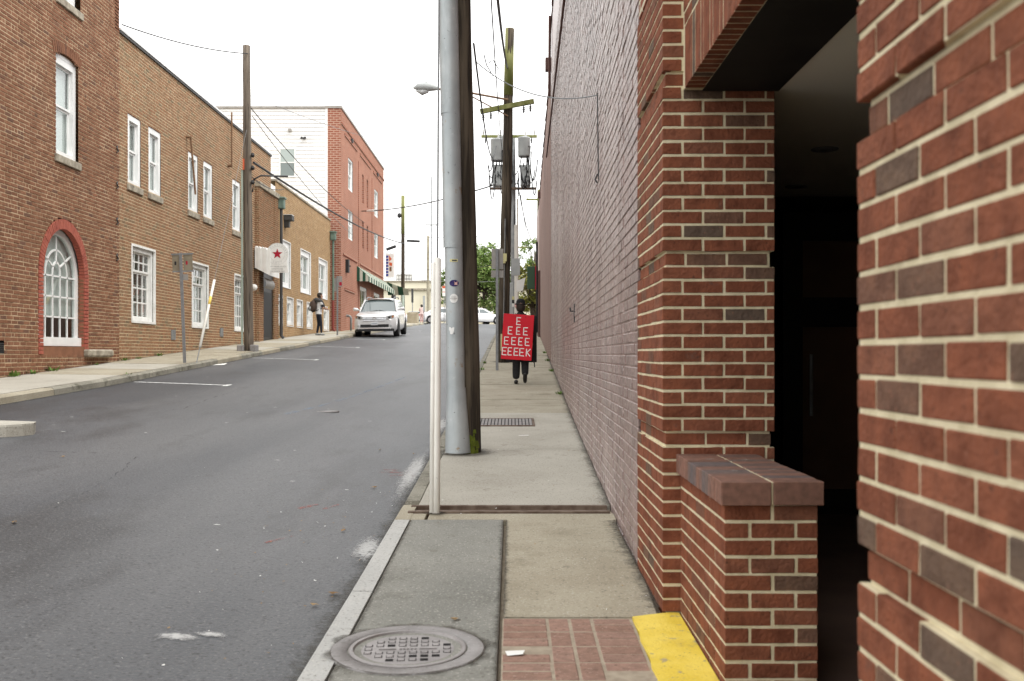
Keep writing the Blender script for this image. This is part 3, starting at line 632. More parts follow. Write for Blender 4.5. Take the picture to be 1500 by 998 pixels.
# dark bronze entrance doors at the back of the porch
dd = MB(); dd.box(2.20, 2.36, 8.08, 8.16, .1, 2.55); dd.box(2.86, 2.98, 8.08, 8.16, .1, 2.55); dd.box(2.36, 2.86, 8.08, 8.16, 1.62, 1.86); dd.box(2.36, 2.86, 8.08, 8.16, 2.32, 2.55); dd.box(2.36, 2.86, 8.08, 8.16, .1, .3)
dfr = dd.build('door_frame', m_bronze, porch)
MB().box(2.36, 2.86, 8.11, 8.13, .3, 1.62).build('door_panel', m_door, dfr); MB().box(2.36, 2.86, 8.11, 8.13, 1.86, 2.32).build('transom_panel', m_door, dfr); MB().tube([(2.42, 8.05, .9), (2.42, 8.05, 1.4)], .015, 8).build('door_handle', m_galv_d, dfr)
for lx, ly in ((1.98, 6.3), (2.2, 7.7)):
    q = sm(MB()); q.lathe((lx, ly, LZ0 + .012), [(.085, 0), (.085, -.006), (.068, -.008), (.06, .02)], 20); dl = q.build('downlight', m_galv_d, porch)
    sm(MB()).lathe((lx, ly, LZ0 + .012), [(.058, -.001), (.055, -.004), (.001, -.004)], 20).build('lens', m_lampglass, dl)

# ------------------------------------------------------------------ brick panels: real bricks in one mesh for walls seen at a distance
def panel(name, parent, O, U, N, W, v0, v1, course, blen, jt, depth, mb, mm, cut=None, jit=.002, hdr=6, skip=None, rng=3, top=None, slope=0):
    rs = random.Random(rng); O, U, N = Vector(O), Vector(U), Vector(N); Z = Vector((0, 0, 1)); B, M_ = MB(), MB()
    k = 0; v = v0
    def P(u, vv, d): return O + U * u + Z * vv + N * d
    while v < v1 - .01:
        h = course - jt; vt = min(v + h, v1); holes = sorted(cut(v + h / 2)) if cut else []
        iv = []; a = 0
        for c, d in holes:
            if c > a: iv.append((a, min(c, W)))
            a = max(a, d)
        if a < W: iv.append((a, W))
        vm = min(v + course, v1)
        for a, c in iv:
            M_.add([P(a, v, 0), P(c, v, 0), P(c, vm, 0), P(a, vm, 0)], [(0, 1, 2, 3)])
            hd = hdr and k % hdr == 0; ln = blen * .48 if hd else blen
            u = (-(ln / 2) if k % 2 else -.03) ; u += rs.uniform(-.012, .012)
            while u < c:
                p, q = max(u, a), min(u + ln - jt, c)
                if q - p > .02 and not (skip and skip(p, v)):
                    d = depth + rs.uniform(-jit, jit); dv = rs.uniform(-jit, jit) * .6; du = rs.uniform(-jit, jit); e = min(.0035, jt * .4)
                    B.add([P(p + du, v + dv, 0), P(q + du, v + dv, 0), P(q + du, vt + dv, 0), P(p + du, vt + dv, 0), P(p + du + e, v + dv + e, d), P(q + du - e, v + dv + e, d), P(q + du - e, vt + dv - e, d), P(p + du + e, vt + dv - e, d)],
                          [(4, 5, 6, 7), (0, 1, 5, 4), (1, 2, 6, 5), (2, 3, 7, 6), (3, 0, 4, 7)])
                u += ln
        v += course; k += 1
    mo = M_.build(name, mm, parent); bo = B.build('bricks', mb, mo, kind='stuff'); return mo, bo

# ------------------------------------------------------------------ long mauve painted wall
wd_ = Vector((.01372, 1, 0)).normalized(); wn = Vector((-1, .01372, 0)).normalized()
pw = thing('painted_brick_building', 'long tall building with mauve painted brick side wall along the narrow pavement', 'building', loc=(0, 0, 0))
O = Vector((wall_x(5.85), 5.85, 0))
ENDY = 26.0; W_ = (ENDY - 5.85) / wd_.y
NS = .92   # nearest stretch: bricks one by one
panel('wall', pw, O + wd_ * NS, wd_, wn, W_ - NS, -.1, 8.3, .0715, .212, .011, .006, m_purple, m_purple_m, jit=.0035, hdr=6, rng=11)
mo_ = MB(); mo_.add([O + Vector((0, 0, -.1)), O + wd_ * NS + Vector((0, 0, -.1)), O + wd_ * NS + Vector((0, 0, 6.9)), O + Vector((0, 0, 6.9))], [(0, 1, 2, 3)])
wseg = mo_.build('wall', m_purple_m, pw)
m_purple_o = mat('mauve_painted_brick_near', [(.78, .78, .78), (1.15, 1.12, 1.12)], .37, 3, rnd='obj', spec=.62,
               rmix=[(0, (.225, .156, .14)), (.5, (.255, .182, .166)), (1, (.238, .167, .151))], bump=.9, bscale=30, bdist=.014,
               stain=[((.54, .47, .44), .7, .46, .70, .65, (1, 1, .10)), ((.13, .085, .074), 1.6, .52, .66, .5, (1, 1, .3)), ((.12, .078, .068), 6, .53, .67, .65, (1, 1, .4)), ((.46, .39, .36), 24, .56, .67, .65), ((.10, .065, .057), 18, .64, .71, .7)])
pbm = [MB().cbox(-.02, .0065, 0, ln, 0, .0605, .0035).mesh('brick', m_purple_o) for ln in (.201, .098)]
z = -.1; k = 0; cnt = 0
ang = math.atan(-.01372)
while z < 5.2:
    u = 0; ln = .212 if k % 2 else .106
    while u < NS - .05:
        if u + ln <= NS + .06 and cnt < 330 and z > .1:
            p = O + wd_ * u + Vector((0, 0, z)) + wn * random.uniform(-.003, .003)
            o = obj('brick', pbm[0] if ln > .15 else pbm[1], wseg, loc=p); o.scale = (-1, 1, 1); o.rotation_euler = (random.uniform(-.008, .008), 0, ang); cnt += 1
        u += ln; ln = .212
    z += .0715; k += 1
# upper and further parts of the same wall
q = MB()
def wq(y0, y1, z0, z1, d=0):
    a, c = Vector((wall_x(y0), y0, 0)) + wn * d, Vector((wall_x(y1), y1, 0)) + wn * d
    q.add([a + Vector((0, 0, z0)), c + Vector((0, 0, z0)), c + Vector((0, 0, z1)), a + Vector((0, 0, z1))], [(0, 1, 2, 3)])
wq(5.85, ENDY, 8.3, 9.8, .004); wq(5.85, 5.85 + NS, 6.9, 8.3, .004)
wl2 = brick_tex('mauve_paint_far', (.255, .18, .16), (.23, .16, .14), (.30, .225, .205), .212, .0715, 'y', .011)
wl2.node_tree.nodes['Principled BSDF'].inputs['Roughness'].default_value = .36; wl2.node_tree.nodes['Principled BSDF'].inputs['Specular IOR Level'].default_value = .5
q.build('upper_wall', wl2, pw)
wl3 = brick_tex('faded_paint_far', (.285, .198, .172), (.255, .174, .152), (.32, .24, .215), .212, .0715, 'y', .010)
q = MB(); wq(26.0, 54.0, .4, 8.9, .0); q.build('wall', wl3, pw)
b = MB(); b.box(4.42, 16, 5.87, 8.37, -.2, 8.8); b.box(1.34, 16, 8.37, 53.9, -.2, 8.8); b.box(1.30, 4.42, 5.87, 8.37, 6.62, 8.8); b.box(1.34, 16, 8.37, 26, 8.8, 9.8)
b.box(.80, 1.32, 5.86, 8.4, 6.9, 9.75); b.build('wall_body', m_purple_f, pw)
b = MB(); b.add([(wall_x(54), 54, .4), (16, 54, .4), (16, 54, 8.9), (wall_x(54), 54, 8.9)], [(0, 1, 2, 3)]); b.add([(wall_x(26), 26.002, 8.8), (16, 26.002, 8.8), (16, 26.002, 9.8), (wall_x(26), 26.002, 9.8)], [(0, 1, 2, 3)])
b.add([(wall_x(26), 26, 8.9), (16, 26, 8.9), (16, 54, 8.9), (wall_x(54), 54, 8.9)], [(0, 1, 2, 3)]); b.build('roof', m_purple_f, pw)
b = MB(); yy = [26 + 2 * i for i in range(15)]
for a, c in zip(yy, yy[1:]): b.box(wall_x(a) - .02, wall_x(a) + .12, a, c, 8.88, 8.94)
b.build('roof_edge', m_brownbox, pw)
b = MB()
for a in range(8, 26, 2): b.box(wall_x(a) - .02, wall_x(a) + .15, a, a + 2, 9.79, 9.9)
b.build('roof_edge', m_brownbox, pw)
# doorway pier, gutter pipe, conduits, boxes and hook on the wall
b = MB(); b.box(wall_x(46) - .10, wall_x(46) + .3, 45.2, 47.6, 1.9, 5.2); b.build('door_surround', m_brownbox, pw)
def on_wall(y, z, d=.02): return Vector((wall_x(y), y, z)) + wn * d
MB().tube([on_wall(11, 7.02, .05), on_wall(29.5, 7.24, .05)], .022, 8).build('conduit', m_brownbox, pw)
MB().tube([on_wall(25.6, 8.0, .06), on_wall(25.0, 9.9, .06)], .035, 8).build('conduit', m_brownbox, pw)
b = MB(); p = on_wall(26.2, 8.95, .12); b.cbox(p.x - .03, p.x + .14, p.y - .12, p.y + .12, 8.85, 9.18, .01); b.build('junction_box', m_brownbox, pw)
b = MB(); p = on_wall(45, 8.5, .1); b.cbox(p.x - .02, p.x + .1, p.y - .12, p.y + .12, 8.45, 8.75, .01); b.build('junction_box', m_brownbox, pw)
b = MB(); p = on_wall(13.45, 0, .012); b.box(p.x - .006, p.x + .02, p.y - .03, p.y + .03, 1.83, 2.08); b.tube([(p.x - .01, p.y, 1.98), (p.x - .05, p.y, 1.98), (p.x - .055, p.y, 2.03)], .012, 6); b.build('wall_hook', m_dkgrey, pw)
b = MB(); b.tube([on_wall(8.84, 3.72, .03), on_wall(8.84, 2.95, .02)], .006, 6); b.tube([on_wall(8.84, 3.0, .03), on_wall(8.84, 2.95, .05), on_wall(8.84, 2.92, .03)], .008, 6); b.build('cable_drop', m_dkgrey, pw)

# ------------------------------------------------------------------ left side: shared window builders (walls face +X at XW)
XW = -8.8
PC = {}
def pane(parent, y0, y1, z0, z1, x, m=None, name='pane'):
    k = (round(y1 - y0, 3), round(z1 - z0, 3), (m or m_glass).name)
    if k not in PC:
        q = MB(); a, c = k[0] / 2, k[1] / 2; q.box(-.002, .002, -a, a, -c, c); PC[k] = q.mesh(name, m or m_glass)
    return obj(name, PC[k], parent, loc=(x, (y0 + y1) / 2, (z0 + z1) / 2))
def sash(parent, y0, y1, z0, z1, rows=(1, 1), cols=1, split=.5, X=XW, blind=(.0, 1), m=m_wpaint, fr=.09, bar=.03, sill=True, setb=.07, name='window', casing=0):
    """double hung window in an opening y0..y1, z0..z1; rows = glazing rows of (upper, lower) sash"""
    b = MB(); x1 = X - setb - .07; x0 = x1 - .06
    xo = x1 + .055; b.box(x0, xo, y0, y0 + fr, z0, z1); b.box(x0, xo, y1 - fr, y1, z0, z1); b.box(x0, xo, y0 + fr, y1 - fr, z1 - fr, z1); b.box(x0, xo + .01, y0 + fr, y1 - fr, z0, z0 + fr * .8)
    win = b.build(name, m, parent)
    zs = z0 + fr * .8; ze = z1 - fr; zm = zs + (ze - zs) * split; ya, yb = y0 + fr, y1 - fr
    for (a, c, n, off) in ((zm, ze, rows[0], 0), (zs, zm, rows[1], -.03)):
        s_ = .045; bb = MB(); X_ = x1 + off - .004
        bb.box(X_ - .035, X_, ya, ya + s_, a, c); bb.box(X_ - .035, X_, yb - s_, yb, a, c); bb.box(X_ - .035, X_, ya + s_, yb - s_, a, a + s_); bb.box(X_ - .035, X_, ya + s_, yb - s_, c - s_, c)
        pw_, ph = (yb - ya - 2 * s_ - bar * (cols - 1)) / cols, (c - a - 2 * s_ - bar * (n - 1)) / n
        for i in range(1, cols): u = ya + s_ + i * pw_ + (i - 1) * bar; bb.box(X_ - .03, X_ - .003, u, u + bar, a + s_, c - s_)
        for j in range(1, n): v = a + s_ + j * ph + (j - 1) * bar; bb.box(X_ - .029, X_ - .004, ya + s_, yb - s_, v, v + bar)
        bb.build('sash_frame', m, win)
        for i in range(cols):
            for j in range(n):
                u = ya + s_ + i * (pw_ + bar); v = a + s_ + j * (ph + bar); pane(win, u, u + pw_, v, v + ph, X_ - .017)
    bd = MB(); bd.box(x1 - .10, x1 - .095, y0 + .02, y1 - .02, z0 + (z1 - z0) * blind[0], z0 + (z1 - z0) * blind[1])
    if blind[1] > blind[0]: bd.build('blind', m_blind, win)
    if sill: MB().cbox(X - .2, X + .05, y0 - .06, y1 + .06, z0 - .15, z0 - .002, .01).build('sill', m_stone, win)
    if casing:
        c = MB(); c.box(X - .03, X + .02, y0 - casing, y0, z0 - casing, z1 + casing); c.box(X - .03, X + .02, y1, y1 + casing, z0 - casing, z1 + casing); c.box(X - .03, X + .02, y0, y1, z1, z1 + casing); c.box(X - .03, X + .03, y0, y1, z0 - casing, z0); c.build('casing', m, win)
    # dark room behind and brick reveals
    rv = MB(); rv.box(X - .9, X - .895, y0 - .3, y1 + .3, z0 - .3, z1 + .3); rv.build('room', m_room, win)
    return win
def cuts(rects, arcs=()):
    def f(v):
        o = [(a, c) for a, c, z0, z1 in rects if z0 <= v <= z1]
        for g in arcs:
            r = g(v)
            if r: o.append(r)
        return o
    return f

# ------------------------------------------------------------------ old brown corner building
A0, A1 = 12.95, 22.3
bl = thing('brown_brick_building', 'old brown brick building with arched ground floor window in red surround', 'building', loc=(0, 0, 0))
AY, AR, AZ0, AZS = 19.58, .90, EYE + .2, EYE + 1.5
def arch(v):
    if v < AZ0 - .05: return None
    if v < AZS: return (AY - AR - A0, AY + AR - A0)
    t = (v - AZS) / (AR * 1.06)
    if t >= 1: return None
    h = AR * math.sqrt(1 - t * t); return (AY - h - A0, AY + h - A0)
SUR = .19
def arch_s(v):
    r1 = AR + SUR
    if v < AZ0 - .22: return None
    if v < AZS: return (AY - r1 - A0, AY + r1 - A0)
    t = (v - AZS) / (AR * 1.06 + SUR)
    if t >= 1: return None
    h = r1 * math.sqrt(1 - t * t); return (AY - h - A0, AY + h - A0)
uy0, uy1, uz0, uz1 = 19.2, 20.2, EYE + 3.87, EYE + 5.80
def seg(v):
    if uz1 - .02 < v < uz1 + .085:
        t = max(0, (v - uz1) / .085); h = .5 * math.sqrt(max(0, 1 - t)); return (19.7 - h - A0, 19.7 + h - A0)
rects = [(uy0 - A0, uy1 - A0, uz0, uz1), (19.25 - A0, 20.3 - A0, EYE + 6.95, 11), (16.7 - A0, 17.25 - A0, EYE - .03, EYE + .21)]
wb, _ = panel('wall', bl, (XW, A0, 0), (0, 1, 0), (1, 0, 0), A1 - A0, .35, 10.2, .0755, .222, .018, .006, m_b1, m_b1m, cuts(rects, [arch_s, seg]), jit=.004, hdr=6, rng=5)
b = MB(); b.box(-20, XW - 1.0, A0, A1, -.2, 10.2); b.box(-20, XW - .002, A0 - .3, A0 - .002, -.2, 10.2); b.box(-20, XW, A1 - .25, A1 - .01, EYE + 7.2, 10.2); b.box(-20, XW + .02, A0 - .3, A1, 10.2, 10.4); b.build('building_body', m_b1m, bl)
# red surround: jamb bricks and voussoirs
vb = MB(); r0, r1 = AR, AR + SUR; z = AZ0 - .2
while z < AZS - .03:
    for s in (-1, 1):
        for (e0, e1) in ((AR, AR + SUR * .48), (AR + SUR * .52, AR + SUR)) if int(z / .0755) % 2 else ((AR, AR + SUR),):
            ya, yb = sorted((AY + s * e0, AY + s * e1)); d = random.uniform(-.003, .003); vb.cbox(XW - .10, XW + .014 + d, ya, yb, z, z + .064, .003)
    z += .0755
nv = 46
for i in range(nv):
    t0, t1 = PI * i / nv + .004, PI * (i + 1) / nv - .006; d = random.uniform(-.003, .003)
    poly = [(AY + math.cos(t) * r, AZS + math.sin(t) * r * (1.06 if r == AR else 1.05)) for t, r in ((t0, AR), (t0, r1), (t1, r1), (t1, AR))]
    vb.prism(poly, 'x', XW - .10, XW + .015 + d)
fixn(vb.build('window_surround', m_redarch, wb, kind='stuff'))
b = MB(); b.box(XW - .1, XW + .005, AY - AR - SUR, AY + AR + SUR, AZ0 - .22, AZ0 - .05); b.build('window_apron', m_b1, wb)
# arched window with fan tracery
win = MB(); xs0, xs1 = XW - .20, XW - .13
def arcbar(mb, r, wdt, z0, x0, x1, k=1.06, a0=0, a1=PI, n=28, cy=AY):
    pts_o = [(cy + math.cos(a0 + (a1 - a0) * i / n) * r, z0 + math.sin(a0 + (a1 - a0) * i / n) * r * k) for i in range(n + 1)]
    ri = r - wdt; pts_i = [(cy + math.cos(a0 + (a1 - a0) * i / n) * ri, z0 + math.sin(a0 + (a1 - a0) * i / n) * ri * k) for i in range(n + 1)]
    for i in range(n):
        mb.prism([pts_o[i], pts_o[i + 1], pts_i[i + 1], pts_i[i]], 'x', x0, x1)
arcbar(win, AR, .11, AZS, xs0, xs1)
win.box(xs0, xs1, AY - AR, AY - AR + .11, AZ0, AZS); win.box(xs0, xs1, AY + AR - .11, AY + AR, AZ0, AZS); win.box(xs0, XW - .06, AY - AR, AY + AR, AZ0 - .04, AZ0 + .13)
aw = fixn(win.build('arched_window', m_wpaint, bl))
mu = MB(); gi = AR - .11; xm0, xm1 = XW - .185, XW - .155; bw_ = .032
cols_y = [AY - gi + 2 * gi * i / 5 for i in range(1, 5)]
def sp(mb, p, q, w_=bw_):
    d = Vector((q[0] - p[0], q[1] - p[1])); n = Vector((-d.y, d.x)).normalized() * w_ / 2
    mb.prism([(p[0] + n.x, p[1] + n.y), (q[0] + n.x, q[1] + n.y), (q[0] - n.x, q[1] - n.y), (p[0] - n.x, p[1] - n.y)], 'x', xm0, xm1)
zr = [AZ0 + .13 + .40 * i for i in range(1, 4)]
for yy in cols_y: sp(mu, (yy, AZ0 + .12), (yy, AZS + (.10 if yy in cols_y[1:3] else .02)))
for zz in zr: sp(mu, (AY - gi, zz), (AY + gi, zz))
rr_ = gi / 5; arcbar(mu, rr_ + .016, bw_, AZS + .10, xm0, xm1, 1.3, n=12); arcbar(mu, gi * .6 + .016, bw_, AZS, xm0, xm1, 1.15, n=18)
for a in (35, 90, 145):
    a = R(a); sp(mu, (AY + math.cos(a) * rr_, AZS + .1 + math.sin(a) * rr_ * 1.2), (AY + math.cos(a) * gi, AZS + math.sin(a) * gi * 1.06))
fixn(mu.build('glazing_bars', m_wpaint, aw))
ce = [AY - gi] + cols_y + [AY + gi]
for i in range(5):
    zz = [AZ0 + .13] + zr
    for j in range(3): pane(aw, ce[i], ce[i + 1], zz[j], zz[j + 1], XW - .172)
hp = [(AY + math.cos(PI * i / 24) * gi, AZS + math.sin(PI * i / 24) * gi * 1.06) for i in range(25)]
MB().prism([(AY - gi, zr[2])] and [(AY + gi, zr[2])] + hp + [(AY - gi, zr[2])], 'x', XW - .174, XW - .170).build('fan_pane', m_glass, aw)
rv = MB(); rv.box(XW - .24, XW - .235, AY - AR - .2, AY + AR + .3, AZ0 + .52, AZS + AR * 1.0); rv.build('curtain', m_blind, aw)
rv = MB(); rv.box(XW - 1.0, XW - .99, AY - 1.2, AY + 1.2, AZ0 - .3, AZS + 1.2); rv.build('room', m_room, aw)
# reveal brick edges of the arch
rv = MB(); z = AZ0
while z < AZS + .4:
    rv.box(XW - .13, XW - .012, AY + AR - .001, AY + AR + .02, z, z + .058); z += .0755
rv.build('reveal_bricks', m_b1, wb, kind='stuff')
# upper sash window with flat segmental arch, stone sills, vent, old stone
u = sash(bl, uy0, uy1, uz0, uz1, (1, 1), 1, .52, blind=(.06, 1), setb=.04, fr=.13)
b = MB(); arcp = [(19.7 + .5 * math.cos(PI * i / 12), uz1 + .075 * math.sin(PI * i / 12)) for i in range(13)]
b.prism(arcp, 'x', XW - .17, XW - .05); b.build('arched_head', m_wpaint, u)
vb = MB()
for i in range(15):
    t = (i - 7) / 7; y0_, y1_ = 19.7 + t * .56 - .036, 19.7 + t * .56 + .030; zz = uz1 + .09 * (1 - t * t) + .005; sk = t * .06
    vb.prism([(y0_, zz), (y1_, zz), (y1_ + sk, zz + .21), (y0_ + sk, zz + .21)], 'x', XW - .05, XW + .013)
vb.build('window_arch', m_b1, wb, kind='stuff')
u2 = sash(bl, 19.25, 20.3, EYE + 6.95, EYE + 8.7, (1, 1), 1, .5, setb=.10)
MB().box(XW - .4, XW + .02, A0, A1, 10.2, 10.45).build('cornice', m_stone, bl)
b = MB(); b.box(XW - .1, XW - .04, 16.7, 17.25, EYE - .03, EYE + .21)
for k in range(7): b.box(XW - .05, XW + .002, 16.71, 17.24, EYE - .02 + k * .033, EYE - .006 + k * .033)
b.build('vent', m_dkgrey, bl)
b = MB(); b.cbox(XW - .1, XW + .13, 20.45, 21.7, EYE - .06, EYE + .10, .035); q = b.build('stone_block', m_stone, bl)
for z in (EYE + 4.55, EYE + 3.75, EYE + 2.95, EYE + 2.15):
    b = MB(); b.tube([(XW + .02, A1 - .18, z - .07), (XW + .035, A1 - .13, z - .03), (XW + .03, A1 - .20, z + .03), (XW + .02, A1 - .15, z + .08)], .016, 6); b.build('wall_anchor', m_dkgrey, bl)

# ------------------------------------------------------------------ tan mixed brick building with paired upper windows
C0, C1 = 22.3, 36.4; ZT = EYE + 7.27
b2 = thing('tan_brick_building', 'tan mixed brick two storey building with pairs of white upper windows', 'building', loc=(0, 0, 0))
ups = [(22.85, 23.65), (24.15, 25.0), (27.1, 27.95), (28.45, 29.3), (31.4, 32.3), (32.75, 33.65)]
uz = (EYE + 3.92, EYE + 5.53); lz = (EYE + .78, EYE + 2.52)
los = [(23.1, 24.55), (27.45, 28.85), (31.65, 33.05)]
rects = [(a - C0, c - C0, *uz) for a, c in ups] + [(a - C0, c - C0, *lz) for a, c in los]
XB = XW - .02
w2, _ = panel('wall', b2, (XB, C0, 0), (0, 1, 0), (1, 0, 0), C1 - C0, .9, ZT, .0755, .222, .017, .005, m_b2, m_b2m, cuts(rects), jit=.0025, hdr=6, rng=8)
b = MB(); b.box(-19, XB - 1.0, C0, C1, 0, ZT - .2); b.box(-19, XB - .001, C1 - .02, C1 - .001, 0, ZT); b.build('building_body', m_b2_far, b2)
b = MB(); b.box(XB - .35, XB + .06, C0, C1, ZT, ZT + .05); b.build('coping', m_siding, b2); b = MB(); b.box(XB - .01, XB + .045, C0, C1, ZT - .06, ZT); b.build('coping_drip', m_dkgrey, b2)
for a, c in ups: sash(b2, a, c, *uz, (1, 1), 1, .5, X=XB, setb=.0, blind=(.06, 1), fr=.13)
for i, (a, c) in enumerate(los):
    ww = sash(b2, a, c, *lz, (2, 3), 4, .70, X=XB, setb=.03, blind=(0, 0), fr=.10, bar=.035, sill=False, m=m_wpaint_o, casing=.05)
    if i == 0:
        cols_ = [m_pinkpr, m_hair, m_shirt, m_trim, m_skin, m_orange]
        for r in range(2):
            for k in range(4):
                z0 = lz[0] + .14 + r * .41; y0 = a + .13 + k * .31
                ps = thing('window_poster', 'paper poster taped inside the tan building\'s window beside the arched one', 'poster', 'posters in the ground floor window', loc=(XB - .20, y0 + .13, z0 + .17))
                MB().box(-.002, .0, -.125, .125, -.16, .17).build('sheet', m_signw, ps)
                b = MB(); b.box(0, .001, -.105, .105, -.09, .15); b.build('print', cols_[(k * 2 + r * 3) % 6], ps)
                b = MB(); b.box(.001, .002, -.04, .06, -.06, .10); b.build('print_figure', cols_[(k + r + 2) % 6], ps)
                b = MB(); b.box(0, .001, -.09, .09, -.14, -.115); b.build('print_caption', m_star, ps)
    else:
        cu = MB()
        for k in range(9): cu.box(XB - .30, XB - .28 - .01 * (k % 2), a + .1 + k * .14, a + .2 + k * .14, lz[0], lz[1] - .3)
        cu.build('curtain', m_blind if i == 1 else m_shirt, ww)
for y, zc in ((25.9, EYE + .50), (30.2, EYE + .66)):
    b = MB(); b.box(XB, XB + .02, y - .16, y + .16, zc - .13, zc + .13)
    for k in range(5): b.box(XB + .02, XB + .026, y - .13, y + .13, zc - .11 + k * .05, zc - .085 + k * .05)
    b.build('vent', m_galv_d, b2)
# stained sills are the stone ones; two old iron bracket rods
b = MB(); y = 26.95; b.tube([(XB - .02, y, EYE + 5.88), (XB + .12, y, EYE + 5.88)], .035, 8); b.tube([(XB + .12, y, EYE + 5.9), (XB + .20, y + .16, EYE + 4.35)], .028, 8); b.build('bracket_rod', m_rustrod, b2)
b = MB(); y = 30.9; b.tube([(XB - .02, y, EYE + 5.85), (XB + .12, y, EYE + 5.85)], .05, 8); b.tube([(XB + .12, y, EYE + 5.8), (XB + .12, y, EYE + 7.5)], .028, 8); b.build('bracket_rod', m_rustrod, b2)
# projecting entry bay with piers and capstone at the far end
eb = MB()
PXB = XW + .12
pn = [panel('entry_pier', b2, (PXB, yy, 0), (0, 1, 0), (1, 0, 0), .62, 1.2, EYE + 5.75, .0755, .21, .013, .012, m_b2, m_b2m, jit=.004, rng=20 + i)[0] for i, yy in enumerate((34.15, 36.38))]
for i, yy in enumerate((34.15, 36.38)):
    panel('entry_pier_side', b2, (XB, yy, 0), (1, 0, 0), (0, -1, 0), PXB - XB, 1.2, EYE + 5.75, .0755, .21, .013, .012, m_b2, m_b2m, jit=.004, rng=30 + i)
    b = MB(); b.box(XB, PXB, yy + .60, yy + .62, 1.2, EYE + 5.75); b.build('entry_pier_side', m_b2_far, b2)
panel('entry_head', b2, (PXB - .03, 34.77, 0), (0, 1, 0), (1, 0, 0), 1.61, EYE + 2.9, EYE + 5.75, .0755, .21, .013, .012, m_b2, m_b2m, jit=.004, rng=40)
b = MB(); b.cbox(XB, PXB + .06, 34.1, 37.05, EYE + 5.75, EYE + 5.93, .01); b.build('capstone', m_stone, b2)
b = MB(); b.box(PXB - .10, PXB - .06, 34.77, 36.38, 1.3, EYE + 2.9); dr_ = b.build('door', m_bronze, b2)
b = MB(); b.box(PXB - .055, PXB - .05, 35.0, 36.1, 2.0, EYE + 2.2); b.build('door_glass', m_trim, dr_)
# ridged white awning with curled apron over the door
aw_ = thing('entry_awning', 'ridged white metal awning over the dark door beside the red star sign', 'awning', loc=(XW, 34.0, 0))
for k in range(5):
    b = MB(); x0 = .03 + k * .105; f0, f1 = k / 5, (k + 1) / 5
    b.prism([(x0, EYE + lerp(2.95, 2.68, f0)), (x0 + .10, EYE + lerp(2.95, 2.68, f1)), (x0 + .10, EYE + 3.66 - .03 * (k % 2) - .10 * f1), (x0 + .05, EYE + 3.70 - .10 * f0), (x0, EYE + 3.66 - .10 * f0)], 'y', -.05 - .02 * (k % 2), 1.3); fixn(b.build('awning_panel', m_signw, aw_))
b = sm(MB()); b.grid([[(.14 + .28 * math.sin(t), y, EYE + 2.66 - .26 * (1 - math.cos(t)) * .9) for t in [PI * .75 * i / 12 for i in range(13)]] for y in (-.02, 1.2)]); b.build('curled_apron', m_signback, aw_)
b = sm(MB()); b.lathe((.10, -.42, EYE + 2.25), [(.11, -.03), (.11, .02), (.07, .05)], 14, 'y'); b.tube([(.0, -.38, EYE + 2.25), (.10, -.4, EYE + 2.25)], .02, 6); b.build('lamp', m_signw, aw_)

# ------------------------------------------------------------------ lettering helpers
def text_mesh(txt, size, m, name='lettering'):
    cu = bpy.data.curves.new(name, 'FONT'); cu.body = txt; cu.size = size; cu.align_x = 'CENTER'; cu.align_y = 'CENTER'; cu.extrude = .002
    o = bpy.data.objects.new(name, cu); COL.objects.link(o)
    me = bpy.data.meshes.new_from_object(o.evaluated_get(bpy.context.evaluated_depsgraph_get())); me.name = name
    bpy.data.objects.remove(o); bpy.data.curves.remove(cu); me.materials.clear(); me.materials.append(m); return me
# hanging sign with the red star; faces down the street
SX, SY, SZ = -8.01, 34.0, EYE + 3.42
sg = thing('hanging_sign', 'white round topped hanging sign with dark red star and ring of lettering', 'sign', loc=(SX, SY, SZ))
b = MB(); rr = .375; pts = [(rr * math.cos(t), rr * math.sin(t)) for t in [R(a) for a in range(-32, 213, 7)]]
b.prism([(p[0], p[1]) for p in pts] + [(-.365, -.64), (.365, -.64)], 'y', -.02, .02); fixn(b.build('sign_board', m_signw, sg))
b = MB(); st = [(math.cos(PI / 2 + k * PI / 5) * (.185 if k % 2 == 0 else .075), math.sin(PI / 2 + k * PI / 5) * (.185 if k % 2 == 0 else .075)) for k in range(10)]
b.prism(st, 'y', -.028, -.02); fixn(b.build('star', m_star, sg))
for r0 in (.255, .36):
    b = MB()
    for k in range(72):
        t0, t1 = 2 * PI * k / 72, 2 * PI * (k + 1) / 72
        if r0 > .3 and R(212) < (t0 % (2 * PI)) < R(328): pass
        b.add([(r0 * math.cos(t0), -.0205, r0 * math.sin(t0)), (r0 * math.cos(t1), -.0205, r0 * math.sin(t1)), ((r0 + .006) * math.cos(t1), -.0205, (r0 + .006) * math.sin(t1)), ((r0 + .006) * math.cos(t0), -.0205, (r0 + .006) * math.sin(t0))], [(0, 1, 2, 3)])
    b.build('ring_line', m_signtext, sg)
def ring_text(word, a0, a1, flip=False):
    for i, ch in enumerate(word):
        t = R(lerp(a0, a1, i / max(1, len(word) - 1))); o = obj('letter', text_mesh(ch, .07, m_signtext, 'letter'), sg, loc=(.308 * math.cos(t), -.023, .308 * math.sin(t)))
        o.rotation_euler = (R(90), -(t - PI / 2) if not flip else -(t + PI / 2), 0)
ring_text('REVOLUTIONARY', 187, -7); ring_text('SOUP', 244, 296, True)
for i, tx in enumerate(('SOUP WRAPS SALADS', 'SANDWICHES', 'FINE WINE & BEER')):
    o = obj('lettering', text_mesh(tx, .062, m_signtext), sg, loc=(0, -.023, -.43 - i * .082)); o.rotation_euler = (R(90), 0, 0)
b = MB(); b.tube([(-.36 - .45, 0, .10), (-.30, 0, .10)], .018, 6); b.tube([(-.36 - .45, 0, -.5), (-.30, 0, -.5)], .018, 6); b.build('bracket', m_dkgrey, sg)

